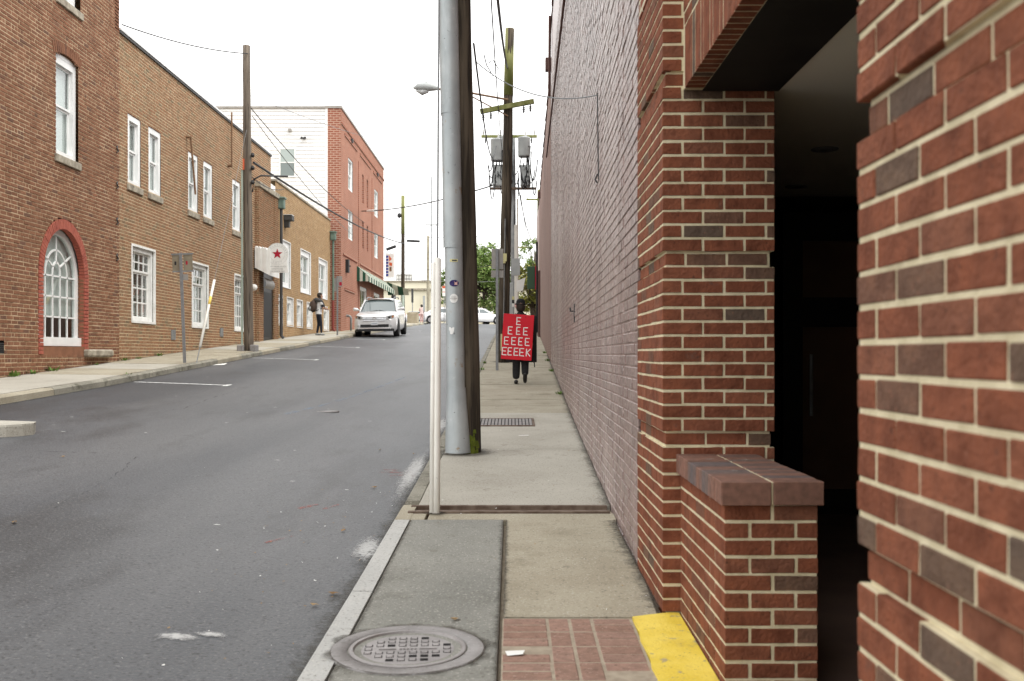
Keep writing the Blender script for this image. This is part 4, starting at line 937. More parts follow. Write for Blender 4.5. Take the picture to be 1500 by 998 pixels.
# ------------------------------------------------------------------ yellow tan brick building
D0, D1 = 37.0, 48.2; ZT3 = EYE + 6.44
b3 = thing('yellow_brick_building', 'yellow tan brick building with white casement windows in two rows', 'building', loc=(0, 0, 0))
ups3 = [(37.75, 39.5), (41.4, 43.45), (45.3, 47.35)]; lo3 = [(37.1, 38.15), (38.9, 40.0), (40.7, 41.8), (42.65, 43.8), (46.5, 47.75)]
rects = [(a - D0, c - D0, EYE + 2.6, EYE + 4.38) for a, c in ups3] + [(a - D0, c - D0, EYE + 1.12, EYE + 2.22) for a, c in lo3]
panel('wall', b3, (XW, D0, 0), (0, 1, 0), (1, 0, 0), D1 - D0, 1.5, ZT3, .0755, .222, .013, .007, m_b3, m_b3m, cuts(rects), jit=.002, hdr=6, rng=9)
b = MB(); b.box(-18, XW - 1.0, C1, D1, 0, ZT3 - .2); b.box(-18, XW - .002, D1 - .02, D1, 0, ZT3); b.build('building_body', m_b3m, b3)
b = MB(); b.box(XW - .3, XW + .05, D0, D1, ZT3, ZT3 + .07); b.build('coping', m_stone, b3)
for a, c in ups3:
    ww = sash(b3, a, c, EYE + 2.6, EYE + 4.38, (1, 1), 2, .5, setb=.03, blind=(.15, 1), fr=.22, bar=.16, sill=False, casing=.03)
for a, c in lo3: sash(b3, a, c, EYE + 1.12, EYE + 2.22, (1, 1), 1, .5, setb=.03, blind=(0, .7), fr=.2, sill=False, casing=.03)
for i, (y, zt) in enumerate(((37.06, EYE + 5.85), (48.15, EYE + 5.95))):
    zg = walk_l(XW, y)
    b = MB(); x = XW + .12 + (.06 if i == 0 else 0)
    b.cbox(x - .10, x + .16, y - .14, y + .14, zt - .45, zt, .03); b.cbox(x - .14, x + .2, y - .18, y + .18, zt - .08, zt - .02, .01); hop = b.build('hopper', m_green_h, b3)
    zc = zg + 1.5
    MB().tube([(x + .03, y, zt - .4), (x + .03, y, zc)], .055, 10).build('downpipe', m_dkgrey if i == 0 else m_green_h, hop)
    MB().tube([(x + .03, y, zc), (x + .03, y, zg + .12), (x + .12, y, zg + .02)], .062, 10).build('downpipe_shoe', m_dkgrey if i == 0 else m_redpipe, hop)
b = MB(); b.cbox(XW, XW + .34, 38.3, 38.7, EYE + 5.15, EYE + 5.36, .02); b.prism([(38.35, EYE + 5.15), (38.65, EYE + 5.15), (38.6, EYE + 4.9), (38.4, EYE + 4.9)], 'x', XW, XW + .2); b.build('vent_hood', m_dkgrey, b3)
b = MB(); b.box(XW + .0, XW + .33, 38.28, 38.72, EYE + 5.362, EYE + 5.38); b.build('vent_hood_cap', m_siding, b3)

# ------------------------------------------------------------------ tall red brick building with white siding flank
E0, E1, EX = 48.6, 64.8, -8.35; ZE = EYE + 12.0
b4 = thing('red_brick_building', 'three storey red brick building with white clapboard flank and striped awning', 'building', loc=(0, 0, 0))
wins = [(50.75, 52.2), (60.4, 62.0)]; zz3 = [(EYE + 8.43, EYE + 10.05), (EYE + 5.9, EYE + 7.4)]
slots = [(55.5, 56.1), (57.2, 57.8)]
shop = [(54.7, 57.2), (60.2, 62.8)]; zsh = (EYE + 1.9, EYE + 3.75)
b = MB(); ed = sorted(set([E0, E1] + [v for p in wins + slots + shop for v in p])); zd = sorted(set([1.5, ZE] + [v for p in zz3 for v in p] + list(zsh)))
def hole(y, z):
    for a, c in wins + slots:
        if a < y < c and any(p < z < q for p, q in zz3): return True
    return any(a < y < c and zsh[0] < z < zsh[1] for a, c in shop)
for i in range(len(ed) - 1):
    for j in range(len(zd) - 1):
        if not hole((ed[i] + ed[i + 1]) / 2, (zd[j] + zd[j + 1]) / 2): b.add([(EX, ed[i], zd[j]), (EX, ed[i + 1], zd[j]), (EX, ed[i + 1], zd[j + 1]), (EX, ed[i], zd[j + 1])], [(0, 1, 2, 3)])
w4 = b.build('street_wall', m_farred_y, b4)
for a, c in wins:
    for z0, z1 in zz3: sash(b4, a, c, z0, z1, (1, 1), 1, .5, X=EX, setb=.01, blind=(.0, 1), fr=.08, sill=False)
for a, c in slots:
    for z0, z1 in zz3:
        q = MB(); q.box(EX - .15, EX - .14, a, c, z0, z1); q.box(EX - .15, EX - .001, a, a + .02, z0, z1); q.box(EX - .15, EX - .001, c - .02, c, z0, z1); q.box(EX - .15, EX - .001, a, c, z0, z0 + .02); q.build('blind_slot', m_farred_x, b4)
for a, c in shop: sash(b4, a, c, *zsh, (1, 1), 2, .35, X=EX, setb=.01, blind=(0, 0), fr=.14, m=m_wpaint_o, sill=False)
b = MB()
for y0, y1, z in ((49.6, 53.6, EYE + 10.9), (54.6, 58.8, EYE + 10.9), (59.9, 63.8, EYE + 10.9), (49.2, 53.6, EYE + 4.9), (54.6, 64, EYE + 4.9), (49.6, 52.8, EYE + 3.2)): b.box(EX - .01, EX + .045, y0, y1, z, z + .10)
b.box(EX - .01, EX + .05, E0, E1, ZE - .75, ZE - .65)
for y in (54.1, 59.3): b.box(EX - .01, EX + .035, y - .05, y + .05, 2, ZE - 1.5)
b.build('brick_band', m_farred_x, b4)
b = MB(); b.box(-9.02, EX, E0, E0 + .01, 1, ZE); b.build('flank_pier', m_farred_x, b4)
b = MB(); b.box(-26, EX - .2, E0 + .05, E1 - .01, 0, ZE - .1); b.box(EX - .2, EX - .001, E1 - .02, E1, 1.5, ZE); b.build('building_body', m_farred_x, b4)
b = MB(); b.box(-9.1, EX + .05, E0 - .05, E1 + .02, ZE, ZE + .12); b.box(-26, -9.1, E0 - .05, E0 + .3, ZE, ZE + .1); b.build('roof_trim', m_signback, b4)
zb = EYE + 5.2; sbm = MB(); sbm.add([(-26, 0, 0), (-9.02, 0, 0), (-9.02, 0, .185), (-26, 0, .185), (-26, -.035, 0), (-9.02, -.035, 0), (-9.02, -.008, .185), (-26, -.008, .185)], [(4, 5, 6, 7), (0, 1, 5, 4), (2, 3, 7, 6), (1, 2, 6, 5)]); sbme = sbm.mesh('siding_board', m_siding)
while zb < ZE - .1:
    obj('siding_board', sbme, b4, loc=(0, E0 + .04, zb)); zb += .19
b = MB(); b.box(-9.12, -9.0, E0 - .015, E0 + .02, EYE + 4.5, ZE); b.build('corner_board', m_siding, b4)
# flank window, vents, floodlights
fz0, fz1 = EYE + 8.7, EYE + 10.0; fx0, fx1 = -11.3, -10.62
b = MB(); b.box(fx0 - .06, fx1 + .06, E0 - .03, E0 + .02, fz0 - .06, fz0); b.box(fx0 - .06, fx1 + .06, E0 - .03, E0 + .02, fz1, fz1 + .06); b.box(fx0 - .06, fx0, E0 - .03, E0 + .02, fz0, fz1); b.box(fx1, fx1 + .06, E0 - .03, E0 + .02, fz0, fz1); b.box(fx0, fx1, E0 - .025, E0 + .02, (fz0 + fz1) / 2 - .02, (fz0 + fz1) / 2 + .03); fw = b.build('window', m_wpaint, b4)
m_pale = mat('pale_green_blind', [(.36, .42, .41)], .6); m_pale2 = mat('dim_blind', [(.19, .225, .225)], .6)
b = MB(); b.box(fx0, fx1, E0 - .018, E0 + .01, (fz0 + fz1) / 2 + .03, fz1); b.build('pane', m_pale, fw); b = MB(); b.box(fx0, fx1, E0 - .016, E0 + .01, fz0, (fz0 + fz1) / 2 - .02); b.build('pane', m_pale2, fw)
b = MB(); b.cbox(-10.93, -10.76, E0 - .08, E0, EYE + 10.85, EYE + 11.0, .01); b.build('wall_vent', m_signback, b4)
b = MB(); b.tube([(-10.15, E0, EYE + 10.52), (-10.15, E0 - .12, EYE + 10.52)], .05, 8); b.lathe((-10.22, E0 - .18, EYE + 10.5), [(.04, .05), (.07, -.06)], 10, 'y'); b.lathe((-10.06, E0 - .18, EYE + 10.5), [(.04, .05), (.07, -.06)], 10, 'y'); b.build('floodlight', m_dkgrey, b4)
b = MB(); b.box(EX, EX + .16, 49.9, 50.25, EYE + 4.1, EYE + 4.75); b.box(EX, EX + .25, 50.05, 50.1, EYE + 4.4, EYE + 4.45); b.build('wall_lamp', m_trim, b4)
for y in (51.6, 61.4):
    b = MB(); b.box(EX, EX + .12, y - .1, y + .1, EYE + 10.95, EYE + 11.15); b.build('scupper', m_dkgrey, b4)
# striped awning: each stripe its own strip of cloth, wrapping past the corner
an = thing('striped_awning', 'green and white striped shop awning on the red brick building', 'awning', loc=(EX, 0, 0))
za, zbw = EYE + 4.75, EYE + 4.2; y0 = 53.6; k = 0; PA = .62
for k in range(24):
    ya, yb = 53.6 + k * .5, 53.6 + (k + 1) * .5
    b = MB(); b.add([(0.01, ya, za), (0.01, yb, za), (PA, yb, zbw), (PA, ya, zbw), (PA, ya, zbw - .28), (PA, yb, zbw - .28)], [(0, 1, 2, 3), (3, 2, 5, 4)])
    b.add([(0.01, ya, za - .02), (0.01, yb, za - .02), (PA - .02, yb, zbw - .02), (PA - .02, ya, zbw - .02)], [(0, 3, 2, 1)]); b.build('awning_stripe', m_awn_g if k % 2 == 0 else m_awn_w, an)
for k in range(4):
    t0, t1 = k / 4, (k + 1) / 4; b = MB(); b.add([(t0 * PA, 53.59, lerp(za, zbw, t0)), (t1 * PA, 53.59, lerp(za, zbw, t1)), (t1 * PA, 53.59, zbw - .28), (t0 * PA, 53.59, zbw - .28)], [(0, 1, 2, 3)]); b.build('awning_end', m_awn_g if k % 2 == 0 else m_awn_w, an)
for k in range(4):
    b = MB(); x0, x1 = .1 + k * .35, .1 + (k + 1) * .35; b.add([(x0, 65.6, zbw + .55 - .12 * k), (x1, 65.6, zbw + .55 - .12 * (k + 1)), (x1, 66.2, zbw - .28), (x0, 66.2, zbw - .28)], [(0, 1, 2, 3)]); b.build('awning_end', m_awn_g if k % 2 == 0 else m_awn_w, an)
for yy in (54, 65.5): MB().tube([(0, yy, zbw), (PA - .03, yy, zbw - .02)], .02, 6).build('awning_bar', m_galv_d, an)
# standpipe
sp_ = thing('standpipe', 'short grey hooked standpipe on pavement by the red brick wall', 'pipe', loc=(EX + .28, 49.9, walk_l(EX + .3, 49.9)))
sm(MB()).tube([(0, 0, -.05), (0, 0, .62), (-.03, 0, .7), (-.1, 0, .74), (-.2, 0, .74)], .055, 10).build('pipe', m_galv_d, sp_); MB().lathe((-.2, 0, .74), [(.075, -.03), (.075, .03)], 10, 'x').build('coupling', m_galv_d, sp_)
# vertical banner
bn = thing('projecting_banner', 'white vertical banner with blue strip and orange print beyond striped awning', 'banner', loc=(-8.32 + .0, 65.0, EYE + 5.75))
MB().box(.05, .62, -.02, .02, -.75, .80).build('sheet', m_signw, bn)
for k in range(7):
    b = MB(); b.box(.10, .25, -.026, -.021, -.66 + k * .2, -.52 + k * .2); b.build('print', m_blue, bn)
b = MB(); b.prism([(.28, .72), (.48, .45), (.30, .30)], 'y', -.026, -.021); b.prism([(.30, .25), (.50, .2), (.48, -.02), (.3, .05)], 'y', -.026, -.021); b.build('print', m_orange, bn)
b = MB(); b.box(.32, .46, -.026, -.021, -.35, -.05); b.build('print', m_rustrod, bn)
b = MB(); b.tube([(-.05, 0, .84), (.68, 0, .84)], .018, 6); b.tube([(-.05, 0, -.79), (.68, 0, -.79)], .018, 6); b.build('bracket', m_dkgrey, bn)

# ------------------------------------------------------------------ cream building and the junction beyond
cb = thing('cream_building', 'low cream stucco building facing the junction at the top of the street', 'building', loc=(-7, 125, 4.2))
b = MB(); b.box(-14, 16, 0, 14, -.5, EYE + 9.05 - 4.2); b.build('wall', m_cream, cb)
b = MB(); b.box(-14.1, 16.1, -.25, .3, EYE + 8.0 - 4.2, EYE + 8.25 - 4.2); b.box(-14.1, 16.1, -.15, .2, EYE + 9.05 - 4.2, EYE + 9.25 - 4.2); b.build('cornice', m_stone, cb)
for x in (-12, -8.2, -4.4, -.6, 3.2, 7): MB().box(x, x + .12, -.08, .01, -.3, EYE + 7.9 - 4.2).build('pilaster', m_cream, cb)
for x in (-11.2, -6, 5): 
    b = MB(); b.box(x, x + 2.4, -.03, .05, 1.2, 2.6); f_ = b.build('window', m_wpaint_o, cb); MB().box(x + .1, x + 2.3, -.05, -.031, 1.3, 2.5).build('pane', m_carglass, f_)
rs_ = thing('roof_sign_frame', 'pale lattice sign frame standing on the cream building roof', 'frame', loc=(-13.6, 125.5, EYE + 9.05))
b = MB()
for k in range(7): b.box(-1 + k * .32, -.94 + k * .32, -.03, .03, 0, 1.0)
b.box(-1, 1.0, -.03, .03, .3, .45); b.box(-1, 1.0, -.03, .03, .9, 1.02); b.build('frame_bars', m_signback, rs_)
b = MB(); b.box(-1.0, 1, .04, .06, .35, .95); b.build('panel', m_signw, rs_)
cbk = thing('concrete_block', 'weathered concrete block barrier at the kerb behind the silver car', 'barrier', loc=(-7.75, 78, interp(LL, 78)))
b = MB(); b.cbox(-.42, .42, -.5, .5, -.05, .95, .05); b.build('block', mat('weathered_block', [(.30, .26, .18), (.42, .37, .28)], .95, 2.4, stain=[((.16, .13, .09), 3, .55, .66, .7)]), cbk)

# ------------------------------------------------------------------ utility poles
def pole(name, label, base, top, r0, r1, m, n=14, h=10):
    t = thing(name, label, 'utility pole', 'utility poles along the street', loc=base); b = sm(MB()); B, T = Vector((0, 0, -.3)), Vector(top) - Vector(base); rs = random.Random(len(label))
    pts = [B.lerp(T, i / h) + Vector((rs.uniform(-.008, .008), rs.uniform(-.008, .008), 0)) for i in range(h + 1)]
    b.tube(pts, [lerp(r0, r1, i / h) for i in range(h + 1)], n); b.build('shaft', m, t); return t
def at(p, f): return Vector(p[0]).lerp(Vector(p[1]), f)
g1 = walk_r(10.7); P1 = ((-.47, 10.72, g1), (-.68, 10.72, g1 + 10.5))
p1 = pole('utility_pole', 'dark leaning wood pole with grey steel cable guards and stickers on near pavement', *P1, .145, .115, m_wood, 20, 16)
b = MB()
for k in range(60):     # moss at the foot
    t = random.uniform(0, 1); a = random.uniform(-1.75, -.75); z = random.uniform(0, .30) * t; r = .1465
    c = Vector((math.cos(a) * r, math.sin(a) * r, z)); d = .012 + random.random() * .016
    b.add([c + Vector((-math.sin(a) * d, math.cos(a) * d, -d)), c + Vector((math.sin(a) * d, -math.cos(a) * d, -d)), c + Vector((math.sin(a) * d * .7, -math.cos(a) * d * .7, d)) + Vector((math.cos(a), math.sin(a), 0)) * .004, c + Vector((-math.sin(a) * d * .7, math.cos(a) * d * .7, d))], [(0, 1, 2, 3)])
b.build('moss', m_moss_b, p1, kind='stuff')
def uguard(z0, z1, c0, c1, r0, r1, flange=.05):
    """half-round steel guard with a bolting flange, as an extruded section"""
    b = sm(MB()); rows = []
    for z, c, r in ((z0, c0, r0), (z1, c1, r1)):
        sec = [(-r, .13)] + [(r * math.cos(a), -r * .95 * math.sin(a)) for a in [PI - PI * i / 18 for i in range(19)]] + [(r, .03), (r + flange, .045), (r + flange, .06), (r, .05)]
        rows.append([Vector((c + x, -.15 + y, z)) for x, y in sec])
    b.grid(rows); return b
GZ = [(0, .70, -.105, -.125, .135, .102), (.695, 2.20, -.128, -.150, .098, .094), (2.18, 3.62, -.158, -.180, .102, .099), (3.60, 6.6, -.184, -.24, .103, .10)]
gs = []
for i, (z0, z1, c0, c1, r0, r1) in enumerate(GZ):
    gs.append(uguard(z0 + (.01 if i == 0 else 0), z1, c0 + (.0), c1, r0, r1, .045).build('cable_guard', m_galv, p1))
    for s, zz in ((0, z0 + .12), (1, z1 - .1)):
        f_ = (zz - z0) / (z1 - z0); x = lerp(c0, c1, f_) + lerp(r0, r1, f_) + .03
        sm(MB()).lathe((x, -.11, zz), [(.013, .0), (.013, -.012), (.006, -.016)], 8, 'y').build('bolt', m_wires, gs[-1])
def sticker(name, m, zc, ac, wd, ht, shape='rect', dr=.003, sub=None):
    f_ = (zc - .695) / 1.505; cx = lerp(-.128, -.150, f_); r = lerp(.098, .094, f_) + dr; n = 18; b = MB(); pts = []
    for k in range(n):
        t = 2 * PI * k / n
        if shape == 'oval': u, v = math.cos(t) * wd / 2, math.sin(t) * ht / 2
        elif shape == 'torn':
            u, v = [(-1, 1), (-.3, .9), (0, .6), (.5, .95), (1, .8), (.9, .1), (.7, -.5), (.3, -1), (-.5, -.9), (-.7, -.2), (-1, .2)][k % 11]; u *= wd / 2; v *= ht / 2
            if k > 10: continue
        else:
            u, v = [(-1, -1), (1, -1), (1, 1), (-1, 1)][k % 4]; u *= wd / 2; v *= ht / 2
            if k > 3: continue
        pts.append((u, v))
    if shape == 'rect': pts = [(lerp(-wd / 2, wd / 2, i / 6), -ht / 2) for i in range(7)] + [(lerp(wd / 2, -wd / 2, i / 6), ht / 2) for i in range(7)]
    def S(u, v): a = ac + u / r; return (cx + r * math.sin(a), -.15 - r * .95 * math.cos(a) - .001, zc + v)
    b.add([S(0, 0)] + [S(u, v) for u, v in pts], [(0, i + 1, (i + 1) % len(pts) + 1) for i in range(len(pts))])
    return b.build(name, m, sub or gs[1])
sticker('sticker', m_sticky, g1 * 0 + 2.04, .05, .085, .03)
sticker('sticker_print', m_dkgrey, 2.04, .12, .05, .015, dr=.005)
sticker('sticker', m_purplest, 1.80, .05, .105, .07, 'oval')
s2 = [(-.02, .02), (-.008, .006), (.006, .006), (.02, .022), (.014, -.004), (.02, -.02), (-.016, -.02), (-.012, -.002)]
b = MB(); r = .101; b.add([(-.143 + r * math.sin(.22 + u / r), -.15 - r * .95 * math.cos(.22 + u / r) - .004, 1.802 + v) for u, v in s2], [tuple(range(8))]); b.build('sticker_print', m_pinkpr, gs[1])
sticker('sticker', m_white, 1.64, -.02, .09, .098, 'oval'); sticker('sticker_print', m_signback, 1.64, -.02, .078, .004, dr=.005); sticker('sticker_print', m_signback, 1.655, -.02, .05, .004, dr=.005); sticker('sticker_print', m_signback, 1.625, -.02, .05, .004, dr=.005)
sticker('torn_paper', m_white, 1.30, -.3, .06, .08, 'torn')
# guy wire with white plastic guard at the pole's near side
A_ = Vector((-.567, 7.42, walk_r(7.42))); T_ = Vector((-.76, 10.66, g1 + 8.6))
gg = thing('guy_wire', 'white plastic guarded guy wire anchored beside the trench drain', 'guy wire', loc=A_); dv = (T_ - A_); un = dv.normalized()
b = sm(MB()); b.tube([un * .0, un * .5, un * 1.2, un * 2.1], .031, 14); gd = b.build('guard', m_guard_w, gg)
b = sm(MB()); sx = Vector((-.028, -.012, 0)); b.tube([sx + un * .01, sx + un * 2.06], .021, 10); b.build('guard_flange', m_guard_w, gd)
MB().tube([un * 2.1, dv], .009, 6).build('wire', m_cable_g, gg)

gP2 = walk_r(26.5); P2 = ((-.24, 26.5, gP2), (-.06, 26.5, EYE + 8.65))
p2 = pole('utility_pole', 'tall dark wood pole with mossy top carrying the street lamp arm', *P2, .155, .115, m_wood, 16, 14)
b = sm(MB()); b.tube([at(P2, .80) - Vector(P2[0]), at(P2, 1.0) - Vector(P2[0]) + Vector((0, 0, .01))], [.132, .118], 14); b.build('mossy_top', m_moss, p2)
def crossarm(t, c, ln, tilt, m, base, ins=(), wd=.05):
    c = Vector(c) - Vector(base); d = Vector((math.cos(tilt), 0, math.sin(tilt))) * ln / 2; b = MB(); n = Vector((-math.sin(tilt), 0, math.cos(tilt))) * wd; y = Vector((0, wd * .8, 0))
    b.add([c - d - n - y, c + d - n - y, c + d - n + y, c - d - n + y, c - d + n - y, c + d + n - y, c + d + n + y, c - d + n + y], [(0, 3, 2, 1), (4, 5, 6, 7), (0, 1, 5, 4), (1, 2, 6, 5), (2, 3, 7, 6), (3, 0, 4, 7)])
    o = b.build('crossarm', m, t)
    for f_, up in ins:
        p = c + d * f_ + (n if up else -n); q = sm(MB()); s = 1 if up else -1
        q.lathe(p, [(.015, 0), (.015, s * .03), (.04, s * .05), (.02, s * .08), (.045, s * .1), (.02, s * .13), (.035, s * .15), (.012, s * .2)], 8); q.build('insulator', m_porcel if up else m_wires, o)
    return o
crossarm(p2, (-.13, 26.33, EYE + 6.55), 1.45, R(11), m_moss, P2[0], [(-.9, 0), (-.62, 0), (.6, 0), (.85, 0)], .06)
B2 = Vector(P2[0])
b = MB(); b.tube([Vector((-.1, 26.3, EYE + 6.72)) - B2, Vector((-1.05, 26.25, EYE + 6.88)) - B2, Vector((-1.98, 26.2, EYE + 6.98)) - B2], .028, 8); arm = b.build('lamp_arm', m_rustrod, p2)
MB().tube([Vector((-.1, 26.35, EYE + 6.3)) - B2, Vector((-1.1, 26.28, EYE + 6.82)) - B2], .018, 6).build('arm_brace', m_rustrod, p2)
b = sm(MB()); c = Vector((-2.28, 26.2, EYE + 7.0)) - B2
b.tube([c + Vector((.36, 0, -.02)), c + Vector((.22, 0, .01)), c + Vector((.05, 0, .03)), c + Vector((-.2, 0, .03)), c + Vector((-.32, 0, .0))], [.035, .085, .12, .10, .02], 12); b.lathe(c + Vector((.02, 0, .12)), [(.03, 0), (.03, .06)], 8); lh = b.build('lamp_head', m_trans, p2)
b = sm(MB()); b.tube([c + Vector((.08, 0, -.07)), c + Vector((-.08, 0, -.11)), c + Vector((-.24, 0, -.06))], [.05, .085, .03], 12); b.build('lamp_lens', m_lampglass, lh)
b = MB(); b.box(-.05, .1, -.28, -.16, EYE + 2.45 - B2.z, EYE + 2.65 - B2.z); b.box(-.02, .07, -.27, -.17, EYE + 2.40 - B2.z, EYE + 2.45 - B2.z); b.build('meter_box', m_sticky, p2)
MB().tube([(-.0, -.16, .1), (.06, -.15, 3.8)], .016, 6).build('conduit', m_galv_d, p2)
b = MB(); b.box(-.06, -.02, -.18, -.16, .3, .75); b.build('marker_strip', m_sticky, p2)

# second pole with transformers
gP3 = walk_r(35); P3 = ((.07, 35, gP3), (.03, 35, EYE + 7.6)); B3 = Vector(P3[0])
p3 = pole('utility_pole', 'pale pole behind the lamp pole carrying grey transformers and cable loops', *P3, .10, .085, m_galv_d, 12, 10)
crossarm(p3, (-.10, 34.85, EYE + 7.62), 1.95, 0, m_moss, P3[0], [(-.92, 1), (.92, 1), (.8, 0), (-.85, 0), (-.3, 1)], .045)
for k, (x, z, h_, r_) in enumerate(((-.52, EYE + 6.75, .75, .22), (-.28, EYE + 6.9, .7, .16), (.42, EYE + 6.9, .66, .21))):
    b = sm(MB()); b.lathe(Vector((x, 34.75, z)) - B3, [(r_ * .9, 0), (r_, .03), (r_, h_ - .05), (r_ * 1.05, h_ - .04), (r_ * 1.02, h_), (.02, h_ + .05)], 18); tr = b.build('transformer', m_trans, p3)
    sm(MB()).lathe(Vector((x, 34.75, z)) - B3, [(r_ * .95, -.02), (r_ * .95, .04)], 18).build('base_band', m_galv_d, tr)
    sm(MB()).lathe(Vector((x + .05, 34.75, z + h_)) - B3, [(.03, 0), (.05, .06), (.03, .12), (.04, .16), (.01, .24)], 8).build('bushing', m_porcel, tr)
for x0, x1 in ((-.75, -.14), (.22, .58)):
    b = MB(); b.cbox(x0, x1, -.35, -.1, EYE + 5.85 - B3.z, EYE + 6.6 - B3.z, .03)
    for k in range(6): b.box(x0 + .04 + k * (x1 - x0 - .1) / 5, x0 + .07 + k * (x1 - x0 - .1) / 5, -.39, -.35, EYE + 5.9 - B3.z, EYE + 6.55 - B3.z)
    b.build('regulator_box', m_trans, p3)
b = MB(); b.box(-.85, .75, -.30, -.2, EYE + 5.74 - B3.z, EYE + 5.82 - B3.z); b.build('platform_bar', m_rust, p3)
for k in range(36):
    rs = random.Random(k); x0 = rs.choice([rs.uniform(-.8, -.1), rs.uniform(.1, .72)]); x1 = x0 + rs.uniform(-.35, .35); z0 = EYE + rs.uniform(6.2, 7.3) - B3.z; z1 = EYE + rs.uniform(5.9, 6.8) - B3.z; dp = rs.uniform(.25, .85)
    pts = [Vector((lerp(x0, x1, t) , -.45 + .2 * rs.random(), lerp(z0, z1, t) - dp * 4 * t * (1 - t))) for t in [i / 8 for i in range(9)]]
    b = MB(); b.tube(pts, .019, 5); b.build('cable_loop', m_cable, p3)
MB().tube([(.12, -.12, .1), (.12, -.12, 5.2)], .035, 8).build('conduit', m_guard_w, p3)
MB().tube([(.03, -.14, .1), (.03, -.14, 4.8)], .02, 8).build('conduit', m_cable, p3)

g4 = walk_l(-7.3, 27.6); P4 = ((-7.3, 27.6, g4), (-7.36, 27.6, EYE + 8.55))
p4 = pole('utility_pole', 'grey wood pole with pale green conduit before the tan brick building', *P4, .135, .10, m_wood_g, 14, 12)
MB().tube([(-.17, -.05, -.1), (-.17, -.05, 5.0)], .03, 8).build('conduit', m_green_p, p4)
b = MB(); b.cbox(-.28, -.1, -.2, .06, -.05, .16, .02); b.cbox(.08, .26, -.2, .08, -.05, .17, .02); b.build('concrete_foot', m_ring, p4)
b = sm(MB()); b.tube([(.12, -.05, 4.4), (.16, -.05, 4.75), (.35, -.05, 4.85), (1.1, -.05, 4.83)], .025, 8); b.build('bracket_arm', m_dkgrey, p4)
for z in (5.35, 5.0, 4.6): MB().lathe((.13, -.08, z), [(.03, 0), (.06, .05), (.03, .12)], 8).build('insulator', m_trim, p4)
b = MB(); b.box(-.125, -.09, -.15, -.11, 5.0, 5.3); b.build('reflector', m_orange, p4)
A4 = Vector((-7.0, 22.1, walk_l(-7.05, 22.1))); T4 = Vector((-7.33, 27.5, EYE + 6.2))
g4w = thing('guy_wire', 'thin white guarded guy wire leaning before the tan brick wall', 'guy wire', loc=A4); dv = T4 - A4; un = dv.normalized()
MB().tube([un * -.05, un * .5], .012, 6).build('anchor_rod', m_galv_d, g4w); sm(MB()).tube([un * .45, un * 2.55], .032, 10).build('guard', m_guard_w, g4w)
sm(MB()).tube([un * 1.75, un * 2.0], .034, 10).build('guard_band', m_guard_y, g4w); MB().tube([un * 2.5, dv], .005, 5).build('wire', m_cable_g, g4w)

g5 = interp(LL, 73) + .1; P5 = ((-8.0, 73, g5), (-8.0, 73, EYE + 11.5))
p5 = pole('utility_pole', 'pole with mossy top and black fittings beyond the red brick building', *P5, .15, .12, m_wood, 10, 8)
sm(MB()).tube([(0, 0, 6.6), (0, 0, 9.42)], [.14, .13], 10).build('mossy_top', m_moss, p5); MB().tube([(.02, -.16, 0), (.02, -.16, 2.6)], .1, 8).build('conduit', m_green_p, p5)
MB().tube([(0, -.1, 6.2), (-.5, -.12, 5.7), (-.52, -.12, 5.69)], .02, 6).build('cable_tail', m_cable, p5); MB().tube([(-.5, -.12, 5.7), (-1.2, -.12, 5.45)], .11, 8).build('splice_case', m_cable, p5)
MB().tube([(.3, -.1, 6.1), (1.25, -.1, 6.05)], .09, 8).build('splice_case', m_cable, p5)
sm(MB()).lathe((-.25, -.1, 7.75), [(.02, 0), (.15, .1), (.15, .3), (.05, .38)], 10).build('insulator', m_cable, p5)
P6 = ((-8.0, 95, 4.2), (-8.0, 95, EYE + 11.3)); p6 = pole('utility_pole', 'slim pale pole standing before the cream building', *P6, .16, .13, mat('pale_pole_wood', [(.28, .25, .18), (.36, .33, .25)], .9, 4), 10, 6)
P7 = ((2.3, 60, 2.9), (1.15, 60, EYE + 9.9)); P7 = ((1.62, 60, 2.9), (1.62, 60, EYE + 9.9)); p7 = pole('utility_pole', 'far pole at the end of the painted wall with a small crossarm', *P7, .13, .10, m_moss, 10, 6)
crossarm(p7, (1.55, 59.9, EYE + 9.3), 1.4, 0, m_moss, P7[0], [(-.9, 1), (.9, 1)], .05)
P8 = ((.5, 92, 4.2), (.5, 92, EYE + 10.0)); p8 = pole('utility_pole', 'thin distant pole with short crossarm over the green bush', *P8, .13, .10, m_wood_g, 8, 5); crossarm(p8, (.5, 91.8, EYE + 9.85), 1.7, 0, m_moss, P8[0], [(-.9, 1), (.9, 1)], .06)
P9 = ((-6.8, 84, 3.95), (-6.8, 84, EYE + 12)); p9 = thing('signal_mast', 'thin grey mast with short cross arm beyond the white guy guard', 'mast', loc=P9[0])
MB().tube([(0, 0, 0), (0, 0, 12.4)], .05, 8).build('shaft', m_galv_d, p9); MB().box(-.5, .55, -.04, .04, 8.3, 8.4).build('arm', m_galv_d, p9)

